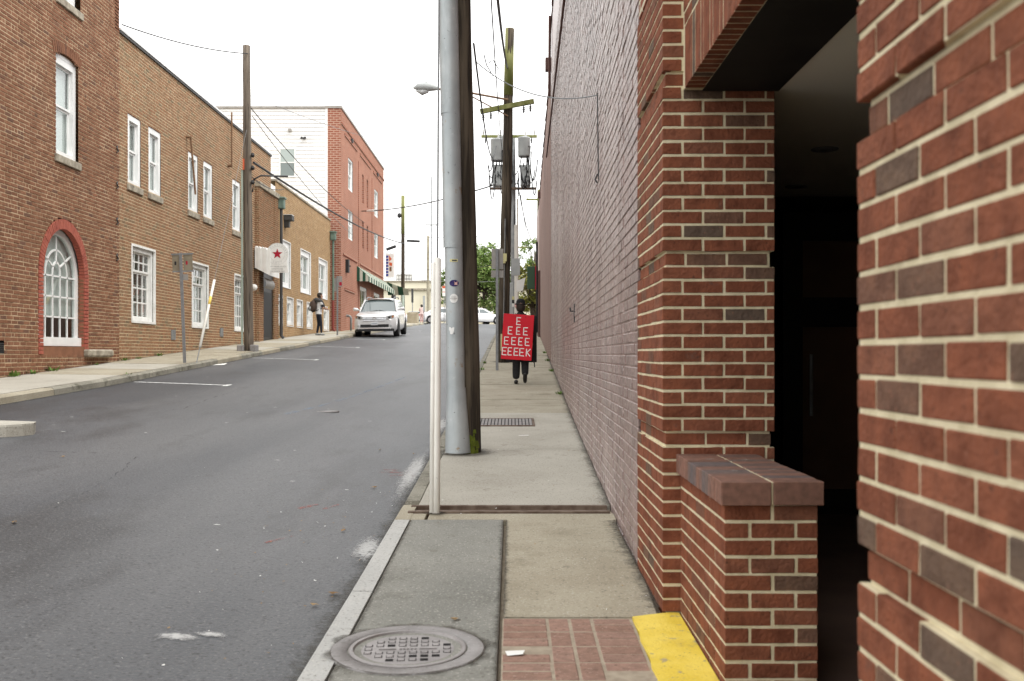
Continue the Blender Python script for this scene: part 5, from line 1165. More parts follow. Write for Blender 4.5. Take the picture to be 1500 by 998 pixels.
# ------------------------------------------------------------------ wires
def wire(label, a, c, sag, r=.011, m=m_cable, n=20, group='overhead wires', name='overhead_wire'):
    a, c = Vector(a), Vector(c); b = MB()
    b.tube([a.lerp(c, i / n) - Vector((0, 0, sag * 4 * (i / n) * (1 - i / n))) for i in range(n + 1)], r, 5); return b.build(name, m, label=label, cat='wire', group=group)
p4t = Vector((-7.3, 27.5, EYE + 8.3))
wire('wire from the brown corner building roof to the grey wood pole top', (-8.7, 22.2, EYE + 7.35), p4t, .12, .016)
wire('thick twisted cable from the grey wood pole down past the red building', (-7.15, 27.55, EYE + 5.3), (-7.9, 72.9, EYE + 8.1), .35, .035)
wire('thin wire from the grey wood pole top slanting over the white siding', p4t - Vector((0, 0, 1.4)), (-8.3, 56, EYE + 7.4), .3, .014)
wire('second thin wire slanting across the white siding to the red building', (-7.2, 27.6, EYE + 6.6), (-8.3, 52, EYE + 6.2), .25, .012, m_cable_g)
wire('drop wire between the grey wood pole and the yellow brick building', (-7.2, 27.6, EYE + 4.9), (-8.7, 38, EYE + 6.3), .15, .014)
wire('twisted service cable from the red building across to the lamp pole', (-8.3, 55, EYE + 7.9), (-.15, 35, EYE + 6.1), .25, .028)
b = MB(); a_, c_ = Vector((-8.3, 55, EYE + 7.9)), Vector((-.15, 35, EYE + 6.1)); b.tube([a_.lerp(c_, .06) - Vector((0, 0, .056 - .0 )), a_.lerp(c_, .13) - Vector((0, 0, .113))], .06, 8); b.build('cable_sleeve', m_white, label='white sleeve on the twisted service cable by the red brick wall', cat='sleeve')
wire('faint wire over the red building roof toward the lamp pole', (-7.3, 27.6, EYE + 7.2), (-1, 60, EYE + 12.5), .8, .008, m_cable_g)
wire('black bundled cable running overhead into the mossy pole top', (-.22, 9.5, EYE + 4.2), (-.12, 26.45, EYE + 7.6), .25, .022)
wire('thin twisted cable overhead beside the black bundled cable', (-.26, 9, EYE + 4.4), (-.35, 34.9, EYE + 7.2), .35, .010)
wire('wire dropping from behind the near pole to the transformers', (-.42, 10.9, EYE + 3.4), (-.55, 34.8, EYE + 7.3), .8, .012)
wire('grey drop wire sagging from the near pole to the mauve wall', (-.38, 10.75, EYE + 3.15), on_wall(8.84, 3.7, .03), .16, .006, m_cable_g)
for k, (za_, zb_, yb_) in enumerate(((9.6, 9.2, 95), (8.3, 8.6, 95), (6.9, 7.2, 95), (6.2, 5.7, 95))):
    wire(('upper', 'second', 'third', 'lowest')[k] + ' of the wires crossing from the far mossy pole to the right', (-7.9, 73, EYE + za_ * .9), (3.5, 88, EYE + zb_ * 1.25), .5, .014, m_cable_g if k % 2 else m_cable)
wire('wire from the transformer pole to the far pole at the wall end', (.2, 35, EYE + 6.0), (1.5, 59.9, EYE + 7.0), .9, .018)
wire('slack wire from the transformers down the far wall end pole', (.3, 35, EYE + 5.6), (1.55, 59.9, EYE + 5.0), .7, .012)
wire('long wire between the slim pale pole and the far mossy pole', (-8.0, 95, EYE + 11), (-8.0, 73, EYE + 8.9), .4, .015)
b = MB(); pt = Vector((-.31, 10.95, EYE + 3.3)); b.tube([pt, pt + Vector((.03, 0, -.12)), pt + Vector((.10, 0, -.24)), pt + Vector((.16, 0, -.16)), pt + Vector((.1, 0, -.06)), pt + Vector((.05, 0, -.1))], .006, 5); b.build('cable_coil', m_cable, p1) .parent = None
bpy.data.objects['cable_coil']['label'] = 'small loop of spare cable hanging beside the near pole'; bpy.data.objects['cable_coil']['category'] = 'cable'

# ------------------------------------------------------------------ sign posts
z = walk_l(-7.2, 21.9)
s1 = thing('sign_post', 'leaning grey post with two tarnished sign backs before tan brick wall', 'sign post', loc=(-7.2, 21.9, z)); s1.rotation_euler = (0, R(-2.2), 0)
MB().cbox(-.032, .032, -.02, .02, -.1, 2.42, .006).build('post', m_signpost, s1)
for x0, x1, ry in ((-.20, -.03, .25), (.05, .25, -.2)):
    b = MB(); b.cbox(x0, x1, .03, .036, 2.0, 2.42, .003); o = b.build('sign_plate', m_signback_o, s1)
    MB().box(x0 + .05, x0 + .09, .027, .03, 2.16, 2.24).build('sticker', m_trim if ry > 0 else m_star, o)
b = MB(); b.box(-.22, .27, .02, .03, 2.38, 2.41); b.box(-.2, .27, .02, .03, 2.0, 2.03); b.build('bracket', m_signpost, s1)
MB().box(-.05, .14, .03, .035, 1.82, 1.95).build('small_plate', m_signback, s1)
z = walk_r(23.4)
s2_ = thing('sign_post', 'straight grey post with two plain sign backs beside the man in black', 'sign post', loc=(-.35, 23.4, z))
MB().cbox(-.032, .032, -.025, .025, -.1, 2.86, .006).build('post', m_signpost, s2_)
b = MB(); b.cbox(-.13, .145, .027, .033, 2.38, 2.86, .003); b.build('sign_plate', m_signback, s2_); b = MB(); b.cbox(-.14, .15, .027, .033, 2.18, 2.35, .003); b.build('sign_plate', m_signback, s2_)
z = walk_r(31)
s3 = thing('sign_post', 'pale post with white plates, turned square sign and sticker patch behind the man', 'sign post', loc=(.12, 31, z))
MB().cbox(-.05, .05, -.03, .03, -.1, 4.0, .006).build('post', m_guard_w, s3); MB().cbox(-.22, -.08, -.02, .06, -.1, 2.2, .01).build('service_cabinet', m_trans, s3)
MB().cbox(-.13, .13, -.05, -.03, 2.42, 2.95, .003).build('sign_plate', m_trans, s3)
b = MB(); b.prism([(.02, 2.25), (.30, 2.36), (.22, 1.96), (.02, 1.9)], 'y', -.06, -.05); b.build('turned_sign', m_signw, s3)
for k in range(7):
    MB().box(-.12 + .08 * (k % 3), -.05 + .08 * (k % 3), -.045 - .001 * k, -.034, 1.45 + .11 * (k // 3), 1.55 + .11 * (k // 3)).build('sticker', [m_signw, m_pinkpr, m_sticky, m_trim][k % 4], s3)
z = walk_l(-7.3, 45.6)
s4 = thing('sign_post', 'thin grey post with sign backs on pavement beside the silver car', 'sign post', loc=(-7.4, 42.2, walk_l(-7.4, 42.2)))
MB().cbox(-.035, .035, -.025, .025, -.1, 2.5, .006).build('post', m_signpost, s4); MB().cbox(-.14, .02, .03, .036, 1.85, 2.42, .003).build('sign_plate', m_signback, s4); MB().cbox(.04, .2, .03, .036, 2.05, 2.5, .003).build('sign_plate', m_signback, s4); MB().box(.07, .18, .027, .03, 2.1, 2.25).build('sticker', m_star, s4)
s5 = thing('hanging_board', 'dark green board with red edge hung by the wall end', 'board', loc=(1.02, 46, EYE + 3.6)); MB().cbox(-.32, .05, -.02, .02, -.6, .45, .02).build('board', m_greensign, s5); MB().box(.05, .10, -.025, .025, -.62, .48).build('board_edge', m_star, s5); MB().tube([(.13, 0, -2.6), (.13, 0, 1.6)], .05, 8).build('post', m_trim, s5)
for x, y, h, lab in ((-9.2, 92, 3.2, 'thin traffic sign on a post before the cream building'), (-7.6, 86, 2.4, 'small grey signal post before the cream wall'), (-6.0, 88, 3.4, 'red and white notice on post seen beside the steel guard'), (-8.0, 67.2, 2.0, 'parking meter post behind the silver car')):
    t = thing('small_post', lab, 'sign post', loc=(x, y, interp(LL, y))); MB().tube([(0, 0, -.1), (0, 0, h)], .04, 8).build('post', m_signpost, t)
    if 'red and white' in lab:
        MB().box(-.16, .16, -.06, -.04, h - 1.0, h - .1).build('plate', m_signw, t); MB().box(-.16, .16, -.065, -.06, h - .3, h - .1).build('print', m_orange, t); MB().box(-.16, .16, -.065, -.06, h - .65, h - .6).build('print', m_orange, t)
    elif 'meter' in lab: sm(MB()).lathe((0, 0, h), [(.08, -.3), (.16, -.1), (.16, .1), (.05, .2)], 10).build('meter_head', m_trim, t)
    else: MB().cbox(-.1, .1, -.06, -.03, h - 1.3, h, .005).build('plate', m_dkgrey if 'traffic' in lab else m_trans, t)

# ------------------------------------------------------------------ cars
def wheel(parent, x, y, r, wd, side, n=24):
    b = sm(MB()); b.lathe((x, y, r), [(r * .62, -wd / 2), (r * .93, -wd / 2), (r, -wd / 2 + .03), (r, wd / 2 - .03), (r * .93, wd / 2), (r * .62, wd / 2)], n, 'x'); w_ = b.build('wheel', m_rubber, parent)
    b = MB(); s = side; xo = x + s * (wd / 2 - .02); b.lathe((xo, y, r), [(r * .63, -.03), (r * .63, .006), (r * .55, .012), (r * .52, -.02)], n, 'x')
    for k in range(5):
        a = 2 * PI * k / 5; d = Vector((0, math.cos(a), math.sin(a))); e = Vector((0, -math.sin(a), math.cos(a))); c = Vector((xo, y, r)); h = Vector((.012, 0, 0))
        p = [c + e * .05, c + d * r * .56 + e * .035, c + d * r * .56 - e * .035, c - e * .05]; b.add([v - h for v in p] + [v + h for v in p], [(0, 1, 2, 3), (7, 6, 5, 4), (0, 4, 5, 1), (1, 5, 6, 2), (2, 6, 7, 3), (3, 7, 4, 0)])
    b.build('rim', m_alloy, w_); sm(MB()).lathe((x - s * wd * .1, y, r), [(r * .6, -.01), (r * .6, .01)], 16, 'x').build('brake_shadow', m_trim, w_); return w_
def car(label, loc, rz, paint, S):
    """front towards -Y. S: dict of profile tables along the length"""
    t = thing(S['name'], label, 'car', loc=loc, rz=rz, group=S.get('group')); Ln, Wd = S['L'], S['W'] / 2; st = [Ln * i / 40 for i in range(41)]
    b = sm(MB()); rows = []
    axles = S['axles']; rw = S['r']
    for s in st:
        zt, wf, zb = interp(S['top'], s), interp(S['wid'], s) * Wd, interp(S['bot'], s)
        hw = 0
        for a in axles:
            d = abs(s - a)
            if d < rw * 1.17: hw = max(hw, rw + math.sqrt((rw * 1.17) ** 2 - d * d))
        zz = max(zb, hw) if hw else zb
        half = [(wf * .90, zb if not hw else zz), (wf * .985, max(zb + .10, zz + .01)), (wf, max(.52, zz + .03)), (wf * .995, max(.66, zz + .05)), (wf * .965, max(lerp(.66, zt, .62), zz + .07)), (wf * .93, zt - .05), (wf * .84, zt - .008), (wf * .45, zt + .015), (0, zt + .02)]
        rows.append([(x, s, z) for x, z in half] + [(-x, s, z) for x, z in reversed(half[:-1])])
    b.grid(rows); n = len(rows[0]); b.add(rows[0], [tuple(range(n))]); b.add(rows[-1], [tuple(range(n))[::-1]])
    body = fixn(b.build('body', paint, t))
    b = MB(); b.box(-Wd * .86, Wd * .86, .25, Ln - .2, interp(S['bot'], Ln / 2) + .02, .6)
    for a in axles: b.box(-Wd * .8, Wd * .8, a - rw * 1.1, a + rw * 1.1, .25, .74)
    b.build('underbody', m_trim, t)
    # cabin: roof shell, pillars and glass
    G = S['cab']; z0 = S['belt']; wb, wt = Wd * .87, Wd * .70; zr = S['roof']; f0, f1, r1, r0 = G      # base front, roof front, roof rear, base rear (positions along length)
    def side(s_, z): 
        t_ = (z - z0) / (zr - z0); return lerp(wb, wt, t_)
    b = sm(MB()); rr = []
    for s in [lerp(f1 - .08, r1 + .06, i / 12) for i in range(13)]:
        u = (s - f1) / (r1 - f1); bow = zr - .05 * (2 * u - .9) ** 2 * 1.1
        rr.append([(x, s, bow - .09 * (abs(x) / wt) ** 3.2 + (0.035 if abs(x) < wt * .8 else 0) - (.0)) for x in [lerp(-wt * 1.03, wt * 1.03, i / 14) for i in range(15)]])
    b.grid(rr); fixn(b.build('roof', paint, t))
    def pl(name, m, P, parent=t, off=.0):
        q = MB(); q.add(P, [tuple(range(len(P)))]); return q.build(name, m, parent)
    zt_ = zr - .075; ZB = z0 - .02
    q = sm(MB()); q.grid([[(x * lerp(1, wt / wb, v), lerp(f0 + .12 * (x / wb) ** 2, f1 + .06 * (x / wb) ** 2, v), lerp(ZB, zt_ + .02, v)) for x in [lerp(-wb * .95, wb * .95, i / 10) for i in range(11)]] for v in [i / 5 for i in range(6)]]); ws = q.build('windscreen', m_carglass, t)
    q = sm(MB()); q.grid([[(x * lerp(1, wt / wb, v), lerp(r0 - .10 * (x / wb) ** 2, r1 - .05 * (x / wb) ** 2, v), lerp(ZB, zt_ + .02, v)) for x in [lerp(-wb * .95, wb * .95, i / 10) for i in range(11)]] for v in [i / 5 for i in range(6)]]); q.build('rear_screen', m_carglass, t)
    mid = (f1 + r1) / 2
    for s in (-1, 1):
        def q3(p, z, e=0): return (s * (side(p, z) + e), p, z)
        lo, hi = z0 - .02, zt_ + .01
        pl('side_panel', paint, [q3(f0 + .05, lo), q3(r0 - .05, lo), q3(r1 - .02, hi), q3(f1 + .03, hi)])
        for a0, a1, c1, c0 in ((f0 + .32, f1 + .16, mid - .03, mid - .03), (mid + .05, mid + .05, r1 - .14 if S['tail'] else r1 - .5, r0 - .42 if S['tail'] else r0 - .75)): pl('side_window', m_carglass, [q3(a0, lo + .05, .006), q3(c0, lo + .05, .006), q3(c1, hi - .05, .006), q3(a1, hi - .05, .006)])
        if not S['tail']: pl('side_window', m_carglass, [q3(r0 - .68, lo + .05, .006), q3(r0 - .25, lo + .05, .006), q3(r1 - .2, hi - .06, .006), q3(r1 - .43, hi - .05, .006)])
        q = MB(); q.tube([(s * wb * .99, f0 + .04, z0), (s * wt * 1.02, f1, zr - .05)], .035, 6); q.build('pillar', paint, t)
        q = sm(MB()); q.tube([(s * (Wd * .9), f0 + .3, z0 + .05), (s * (Wd + .04), f0 + .27, z0 + .10), (s * (Wd + .17), f0 + .25, z0 + .11), (s * (Wd + .2), f0 + .26, z0 + .11)], [.03, .07, .09, .03], 10); mr_ = q.build('mirror', paint, t)
        if S.get('rails'): q = MB(); q.tube([(s * wt * .92, f1 + .1, zr - .03), (s * wt * .92, f1 + .3, zr + .06), (s * wt * .92, r1 - .3, zr + .06), (s * wt * .92, r1 - .05, zr - .02)], .022, 6); q.build('roof_rail', m_galv_d, t)
    for a in axles:
        for s in (-1, 1): wheel(t, s * (Wd - .11), a, rw, .23, s)
    fz = S['fz']
    for s in (-1, 1):
        q = sm(MB()); y_ = lambda x: interp_front(S, x); pts = [(.50, fz + .10), (.62, fz + .135), (.80, fz + .16), (.86, fz + .15), (.82, fz + .02), (.62, fz - .035), (.52, fz + .0)]
        q.add([(s * x, y_(x) - .012, z) for x, z in pts], [tuple(range(7))]); hl = q.build('headlight', m_lampglass, t)
        q = MB(); q.add([(s * x, y_(x) - .016, z) for x, z in ((.60, fz + .09), (.70, fz + .11), (.70, fz + .03), (.61, fz + .02))], [(0, 1, 2, 3)]); q.build('headlight_bowl', m_trim, hl)
        q = MB(); q.add([(s * x, y_(x) - .016, z) for x, z in ((.77, fz + .13), (.84, fz + .13), (.81, fz + .05), (.76, fz + .05))], [(0, 1, 2, 3)]); q.build('indicator', m_amber, hl)
        zt2 = interp(S['top'], Ln - .1); q = MB(); q.cbox(s * Wd * .80 - .11, s * Wd * .80 + .11, Ln - .14, Ln + .012, zt2 - .30, zt2 - .10, .02); q.build('tail_light', m_taill, t)
    return t
def interp_front(S, x):
    W = S['W'] / 2
    for i in range(60):
        s = i * .01
        if interp(S['wid'], s) * W * .985 >= abs(x) + .02: return s
    return .3
SUV = dict(name='parked_car', L=4.79, W=1.91, r=.375, axles=(.95, 3.74), top=[(0, .80), (.06, .90), (.22, .985), (.7, 1.06), (1.2, 1.11), (1.6, 1.13), (4.3, 1.15), (4.72, 1.08), (4.79, .9)],
           wid=[(0, .76), (.05, .86), (.16, .935), (.4, .985), (.9, 1), (4, 1), (4.6, .95), (4.79, .86)], bot=[(0, .30), (.3, .24), (4.4, .26), (4.79, .4)], cab=(1.28, 2.05, 4.1, 4.68), belt=1.12, roof=1.70, fz=.80, rails=True, tail=False)
cx, cy = -5.98, 43.4
suv = car('silver SUV parked at the far kerb facing down the street', (cx, cy, road_z(cx, cy) + .0), 0, m_silver, SUV); suv.rotation_euler = (math.atan(.049), R(-1.0), 0)
ff = lambda x: interp_front(SUV, x)
def front_strip(name, m, xs_, z0, z1, d=-.02, zf=None):
    b = sm(MB()); b.grid([[(x, ff(abs(x)) + d, z0 + (zf(x) if zf else 0)) for x in xs_], [(x, ff(abs(x)) + d + .01, z1 + (zf(x) if zf else 0)) for x in xs_]]); return b.build(name, m, suv)
X_ = lambda a, n=16: [lerp(-a, a, i / n) for i in range(n + 1)]
front_strip('grille', m_trim, X_(.50), .72, .90, -.012)
for z0 in (.735, .80, .865): front_strip('grille_bar', m_chrome, X_(.50), z0, z0 + .03, -.03)
b = MB()
for k in range(24):
    t0, t1 = 2 * PI * k / 24, 2 * PI * (k + 1) / 24; P = lambda r, t: (r * 1.5 * math.cos(t), -.045, .83 + r * math.sin(t)); b.add([P(.06, t0), P(.06, t1), P(.045, t1), P(.045, t0)], [(0, 1, 2, 3)])
    P2_ = lambda r, t: (r * .7 * math.cos(t), -.046, .83 + r * 1.0 * math.sin(t)); b.add([P2_(.045, t0), P2_(.045, t1), P2_(.032, t1), P2_(.032, t0)], [(0, 1, 2, 3)])
b.build('emblem', m_chrome, suv)
front_strip('lower_grille', m_trim, X_(.62), .44, .565, -.018); front_strip('skid_plate', m_chrome, X_(.62), .375, .43, -.03); front_strip('bumper_lip', m_trim, X_(.84), .27, .375, -.022)
MB().cbox(-.155, .155, -.06, -.04, .53, .68, .008).build('licence_plate', m_plate, suv); MB().box(-.12, .12, -.063, -.06, .575, .625).build('plate_lettering', mat('plate_grey', [(.42, .45, .5)], .6), suv)
for s in (-1, 1):
    sm(MB()).lathe((s * .70, ff(.74) - .03, .50), [(.05, .05), (.055, 0), (.04, -.005)], 12, 'y').build('fog_light', m_lampglass, suv)
    b = MB(); b.tube([(s * .35, 1.30, 1.125), (s * .02, 1.36, 1.17)], .012, 6); b.build('wiper', m_trim, suv)
SED = dict(name='white_car', L=4.75, W=1.83, r=.33, axles=(.92, 3.65), top=[(0, .66), (.15, .76), (.6, .88), (1.4, .95), (3.6, 1.0), (4.55, 1.02), (4.7, .95), (4.75, .7)], wid=[(0, .74), (.06, .86), (.2, .94), (.5, 1), (4, 1), (4.6, .93), (4.75, .82)],
           bot=[(0, .24), (.3, .2), (4.4, .22), (4.75, .36)], cab=(1.3, 2.1, 3.35, 4.2), belt=.96, roof=1.46, fz=.62, tail=True, group='white cars at the junction')
def put(label, x, y, rz):
    c = car(label, (x, y, road_z(x, y) + .01), rz, m_white_c, SED); return c
put('white car crossing the junction, tail toward the woman in pink', -4.75 + .9, 92.2, R(90))
put('white car turning at the junction with its tail toward the wood pole', -1.15, 93.5, R(124))
put('white car parked behind the concrete block', -9.9, 97, R(100))

# ------------------------------------------------------------------ people
def skin_body(name, joints, edges, parent, m, sub=2):
    """one continuous body grown from a joint skeleton: joints name -> (pos, rx, ry)"""
    nm = list(joints); me = bpy.data.meshes.new(name); me.from_pydata([joints[k][0] for k in nm], [(nm.index(a), nm.index(c)) for a, c in edges], [])
    o = bpy.data.objects.new(name, me); COL.objects.link(o); o.modifiers.new('skin', 'SKIN').use_smooth_shade = True
    me.skin_vertices or None
    for i, k in enumerate(nm):
        sv = me.skin_vertices[0].data[i]; sv.radius = joints[k][1:3]; sv.use_root = (i == 0)
    md = o.modifiers.new('sub', 'SUBSURF'); md.levels = sub; md.render_levels = sub
    dg = bpy.context.evaluated_depsgraph_get(); dg.update(); m2 = bpy.data.meshes.new_from_object(o.evaluated_get(dg)); m2.name = name
    bpy.data.objects.remove(o); m2.materials.clear(); m2.materials.append(m)
    for p in m2.polygons: p.use_smooth = True; p.material_index = 0
    return obj(name, m2, parent)
def hand(parent, c, d, m=m_skin, sc=1, name='hand'):
    """palm with five curled fingers; c wrist, d pointing direction"""
    c, d = Vector(c), Vector(d).normalized(); s_ = d.cross(Vector((0, 1, .2))).normalized(); n = s_.cross(d).normalized(); b = sm(MB())
    b.tube([c, c + d * .04, c + d * .085], [.026, .036, .034], 8)
    for k, (o_, l_) in enumerate(((-.028, .068), (-.010, .078), (.009, .074), (.026, .056))):
        p = c + d * .08 + s_ * o_; b.tube([p, p + d * l_ * .45 + n * .008, p + d * l_ * .8 + n * .026, p + d * l_ * .85 + n * .045], [.0095, .009, .008, .006], 6)
    p = c + d * .025 - s_ * .03; b.tube([p, p - s_ * .025 + d * .025, p - s_ * .028 + d * .05 + n * .012], [.012, .010, .008], 6); return b.build(name, m, parent)
def head(parent, c, face, h=.225, m=m_skin):
    """head with nose, ears, brow; face = horizontal facing direction"""
    c = Vector(c); f = Vector(face).normalized(); r = f.cross(Vector((0, 0, 1))).normalized(); up = Vector((0, 0, 1)); b = sm(MB()); n = 18; rows = []
    prof = [(.02, -.5), (.30, -.47), (.52, -.38), (.64, -.22), (.70, -.02), (.74, .16), (.70, .32), (.52, .44), (.28, .49), (.02, .5)]
    for q, z in prof:
        row = []
        for k in range(n + 1):
            a = 2 * PI * k / n; rx = q * h * .5 * .98; ry = q * h * .5 * 1.22; off = .012 if z > -.1 else .0
            row.append(c + r * math.cos(a) * rx + f * (math.sin(a) * ry + (.018 if z < -.2 else -.01)) + up * z * h)
        rows.append(row)
    b.grid(rows)
    nb = c + f * h * .40; b.tube([nb + up * .02, nb + f * .022 - up * .012, nb + f * .012 - up * .026], [.008, .016, .008], 6)
    for s in (-1, 1): b.tube([c + r * s * h * .35 + up * .025, c + r * s * h * .41 + up * .0 - f * .012, c + r * s * h * .36 - up * .028], [.012, .02, .010], 6)
    hd = b.build('head', m, parent)
    e = sm(MB())
    for s in (-1, 1): p = c + f * h * .385 + r * s * .034 + up * .012; e.tube([p - r * .012, p, p + r * .012], [.003, .007, .003], 6)
    e.build('eyes', m_trim, hd); q = MB(); p = c + f * h * .40 - up * .055; q.tube([p - r * .022, p + f * .003, p + r * .022], [.003, .006, .003], 6); q.build('mouth', m_pink, hd); return hd
# man in black coat and bowler with the red placard on his back
PX, PY = .17, 19.5; pg = walk_r(PY) + .003
man = thing('person', 'man in black coat and bowler hat walking away wearing a red placard', 'person', loc=(PX, PY, pg))
J = {'pelvis': ((0, 0, .80), .145, .11), 'waist': ((0, .0, .98), .135, .10), 'chest': ((0, -.005, 1.18), .16, .115), 'neck0': ((0, -.005, 1.335), .10, .08), 'neck': ((0, .0, 1.40), .052, .052), 'neck2': ((0, .01, 1.46), .05, .05),
     'sl': ((-.165, 0, 1.29), .065, .065), 'el': ((-.225, .03, 1.02), .05, .05), 'wl': ((-.20, .13, .82), .036, .036), 'sr': ((.165, 0, 1.29), .065, .065), 'er': ((.225, .02, 1.02), .05, .05), 'wr': ((.21, .12, .82), .036, .036),
     'hl': ((-.075, 0, .76), .095, .095), 'kl': ((-.085, .02, .42), .080, .085), 'al': ((-.09, .0, .085), .068, .075), 'hr': ((.075, 0, .76), .095, .095), 'kr': ((.085, .06, .44), .080, .085), 'ar': ((.085, -.10, .17), .066, .072)}
E = [('pelvis', 'waist'), ('waist', 'chest'), ('chest', 'neck0'), ('neck0', 'neck'), ('neck', 'neck2'), ('chest', 'sl'), ('sl', 'el'), ('el', 'wl'), ('chest', 'sr'), ('sr', 'er'), ('er', 'wr'), ('pelvis', 'hl'), ('hl', 'kl'), ('kl', 'al'), ('pelvis', 'hr'), ('hr', 'kr'), ('kr', 'ar')]
skin_body('body', J, E, man, m_coat)
b = sm(MB()); b.grid([[(rx * math.cos(2 * PI * k / 20), ry * math.sin(2 * PI * k / 20), z) for k in range(21)] for rx, ry, z in ((.19, .145, .70), (.195, .15, .72), (.185, .14, .85), (.165, .125, 1.0), (.185, .125, 1.18), (.19, .115, 1.27), (.13, .09, 1.335), (.075, .07, 1.385), (.062, .064, 1.40))]); b.build('coat', m_coat, man)
hd = head(man, (0, .015, 1.505), (0, 1, 0), .215)
b = sm(MB()); b.grid([[(.083 * q * math.cos(a), .012 - .018 + .095 * q * math.sin(a), z) for a in [PI + PI * i / 12 for i in range(13)]] for q, z in ((.78, 1.425), (.98, 1.45), (1.05, 1.50), (1.06, 1.575))]); b.build('hair', m_hair, man)
b = sm(MB()); b.lathe((0, .012, 1.545), [(.118, .012), (.125, .022), (.118, .024), (.092, .010), (.089, .02), (.090, .065), (.078, .10), (.05, .122), (.01, .13)], 22); hat = b.build('bowler_hat', m_felt, man)
sm(MB()).lathe((0, .012, 1.545), [(.0925, .014), (.0925, .038)], 22).build('hat_band', m_trim, hat)
hand(man, J['wl'][0], (.1, .3, -1)); hand(man, J['wr'][0], (-.1, .3, -1))
for x, y, z, tilt in ((-.09, .0, .0, 0), (.085, -.12, .115, -.7)):
    b = sm(MB()); c, s = math.cos(tilt), math.sin(tilt)
    def F(yy, zz): return (x, y + yy * c - zz * s, z + yy * s + zz * c)
    b.tube([F(-.09, .035), F(-.04, .045), F(.05, .038), F(.13, .028), F(.165, .022)], [.03, .042, .042, .038, .016], 10); b.build('shoe', m_shoe, man)
# placards
bd = thing('placard', 'red placard lettered with white rows of E ending in K on the man\'s back', 'placard', loc=(PX - .062, PY - .185, pg + .915)); bd.rotation_euler = (R(-2), R(3.7), 0)
W2, H2 = .297, .442
MB().cbox(-W2, W2, -.008, .008, -H2, H2, .003).build('board', m_boardred, bd)
def letter(ch, x, z, w_=.085, h=.155, t=.0175):
    b = MB(); rs = random.Random(int(x * 1000 + z * 77)); j = lambda: rs.uniform(-.004, .004); Y0, Y1 = -.011, -.0085
    def st(p, q, tt=t):
        d = Vector((q[0] - p[0], q[1] - p[1])); L_ = d.normalized() * tt * .5; n = Vector((-d.y, d.x)).normalized() * tt * .5; p = Vector(p) - L_ * .5; q = Vector(q) + L_ * .5
        b.prism([(p.x + n.x, p.y + n.y), (p.x - n.x, p.y - n.y), (q.x - n.x, q.y - n.y), (q.x + n.x, q.y + n.y)], 'y', Y0, Y1)
    l, r, bt, tp = x - w_ / 2 + j(), x + w_ / 2 + j(), z - h / 2, z + h / 2
    st((l, bt), (l + j(), tp)); mid = z + j()
    if ch == 'E': st((l, tp), (r, tp + j())); st((l, mid), (r - .012, mid + j())); st((l, bt), (r + .004, bt + j()))
    else: st((l + .004, mid), (r, tp)); st((l + .012, mid + .004), (r, bt))
    fixn(b.build('letter', m_white, bd))
sc_ = 2 * W2 / 275.
for row, zc in ((((5,),), 0), ):
    pass
rows_ = [([433], 308, 'E'), ([355, 428, 495], 396, 'EEE'), ([323, 387, 447, 508], 490, 'EEEE'), ([303, 352, 407, 460, 517], 585, 'EEEEK')]
for xs_, yc, tx in rows_:
    cxb, cyb = 421.5, 452
    for x_, ch in zip(xs_, tx):
        sl = .06 * 0; dx = (x_ - cxb) * sc_ + (yc - cyb) * sc_ * .065; letter(ch, dx, -(yc - cyb) * sc_ * 1.0, .074, .138)
fb = thing('placard', 'plain black board hung on the front of the man in the bowler hat', 'placard', loc=(PX + .02, PY + .19, pg + .895)); fb.rotation_euler = (R(2), 0, 0); MB().cbox(-.30, .30, -.008, .008, -.47, .45, .003).build('board', m_blackboard, fb)
b = MB()
for s in (-1, 1): b.tube([(s * .1, -.18, 1.30), (s * .1, -.10, 1.36), (s * .105, 0, 1.375), (s * .1, .1, 1.35), (s * .1, .18, 1.28)], .012, 6)
b.build('shoulder_strap', m_trim, man)
b = MB(); b.tube([(.24, .10, .50), (.27, .06, .40), (.275, .05, .33)], .012, 6); b.build('strap_end', m_trim, man)

# walker with backpack on the far pavement, seen three-quarter from behind, heading up the street to the right
BX, BY = -8.08, 41.6; bgz = walk_l(BX, BY) + .003
wk = thing('person', 'walker in white tee and dark jeans with a brown backpack, before yellow wall', 'person', loc=(BX, BY, bgz), rz=R(-55))   # faces local +Y
J = {'pelvis': ((0, 0, .92), .13, .10), 'waist': ((0, .0, 1.08), .12, .095), 'chest': ((0, .02, 1.28), .145, .11), 'neck0': ((0, .02, 1.44), .09, .07), 'neck': ((0, .03, 1.50), .05, .05), 'neck2': ((0, .05, 1.56), .048, .048),
     'sl': ((-.18, .02, 1.40), .06, .06), 'el': ((-.23, .10, 1.14), .045, .045), 'wl': ((-.12, .32, 1.12), .032, .032), 'sr': ((.18, .02, 1.40), .06, .06), 'er': ((.24, .08, 1.14), .045, .045), 'wr': ((.14, .32, 1.10), .032, .032),
     'hl': ((-.08, 0, .88), .09, .095), 'kl': ((-.08, .04, .48), .062, .068), 'al': ((-.075, -.04, .09), .045, .05), 'hr': ((.08, 0, .88), .09, .095), 'kr': ((.085, .07, .48), .062, .068), 'ar': ((.08, .09, .09), .045, .05)}
skin_body('body', J, E, wk, m_jean)
b = sm(MB()); b.grid([[(rx * math.cos(2 * PI * k / 20), y_ + ry * math.sin(2 * PI * k / 20), z) for k in range(21)] for rx, ry, z, y_ in ((.165, .135, .88, 0), (.165, .135, .90, 0), (.150, .125, 1.05, 0), (.165, .135, 1.22, .02), (.18, .13, 1.36, .02), (.15, .10, 1.44, .02), (.08, .07, 1.49, .03))]); b.build('t_shirt', m_shirt, wk)
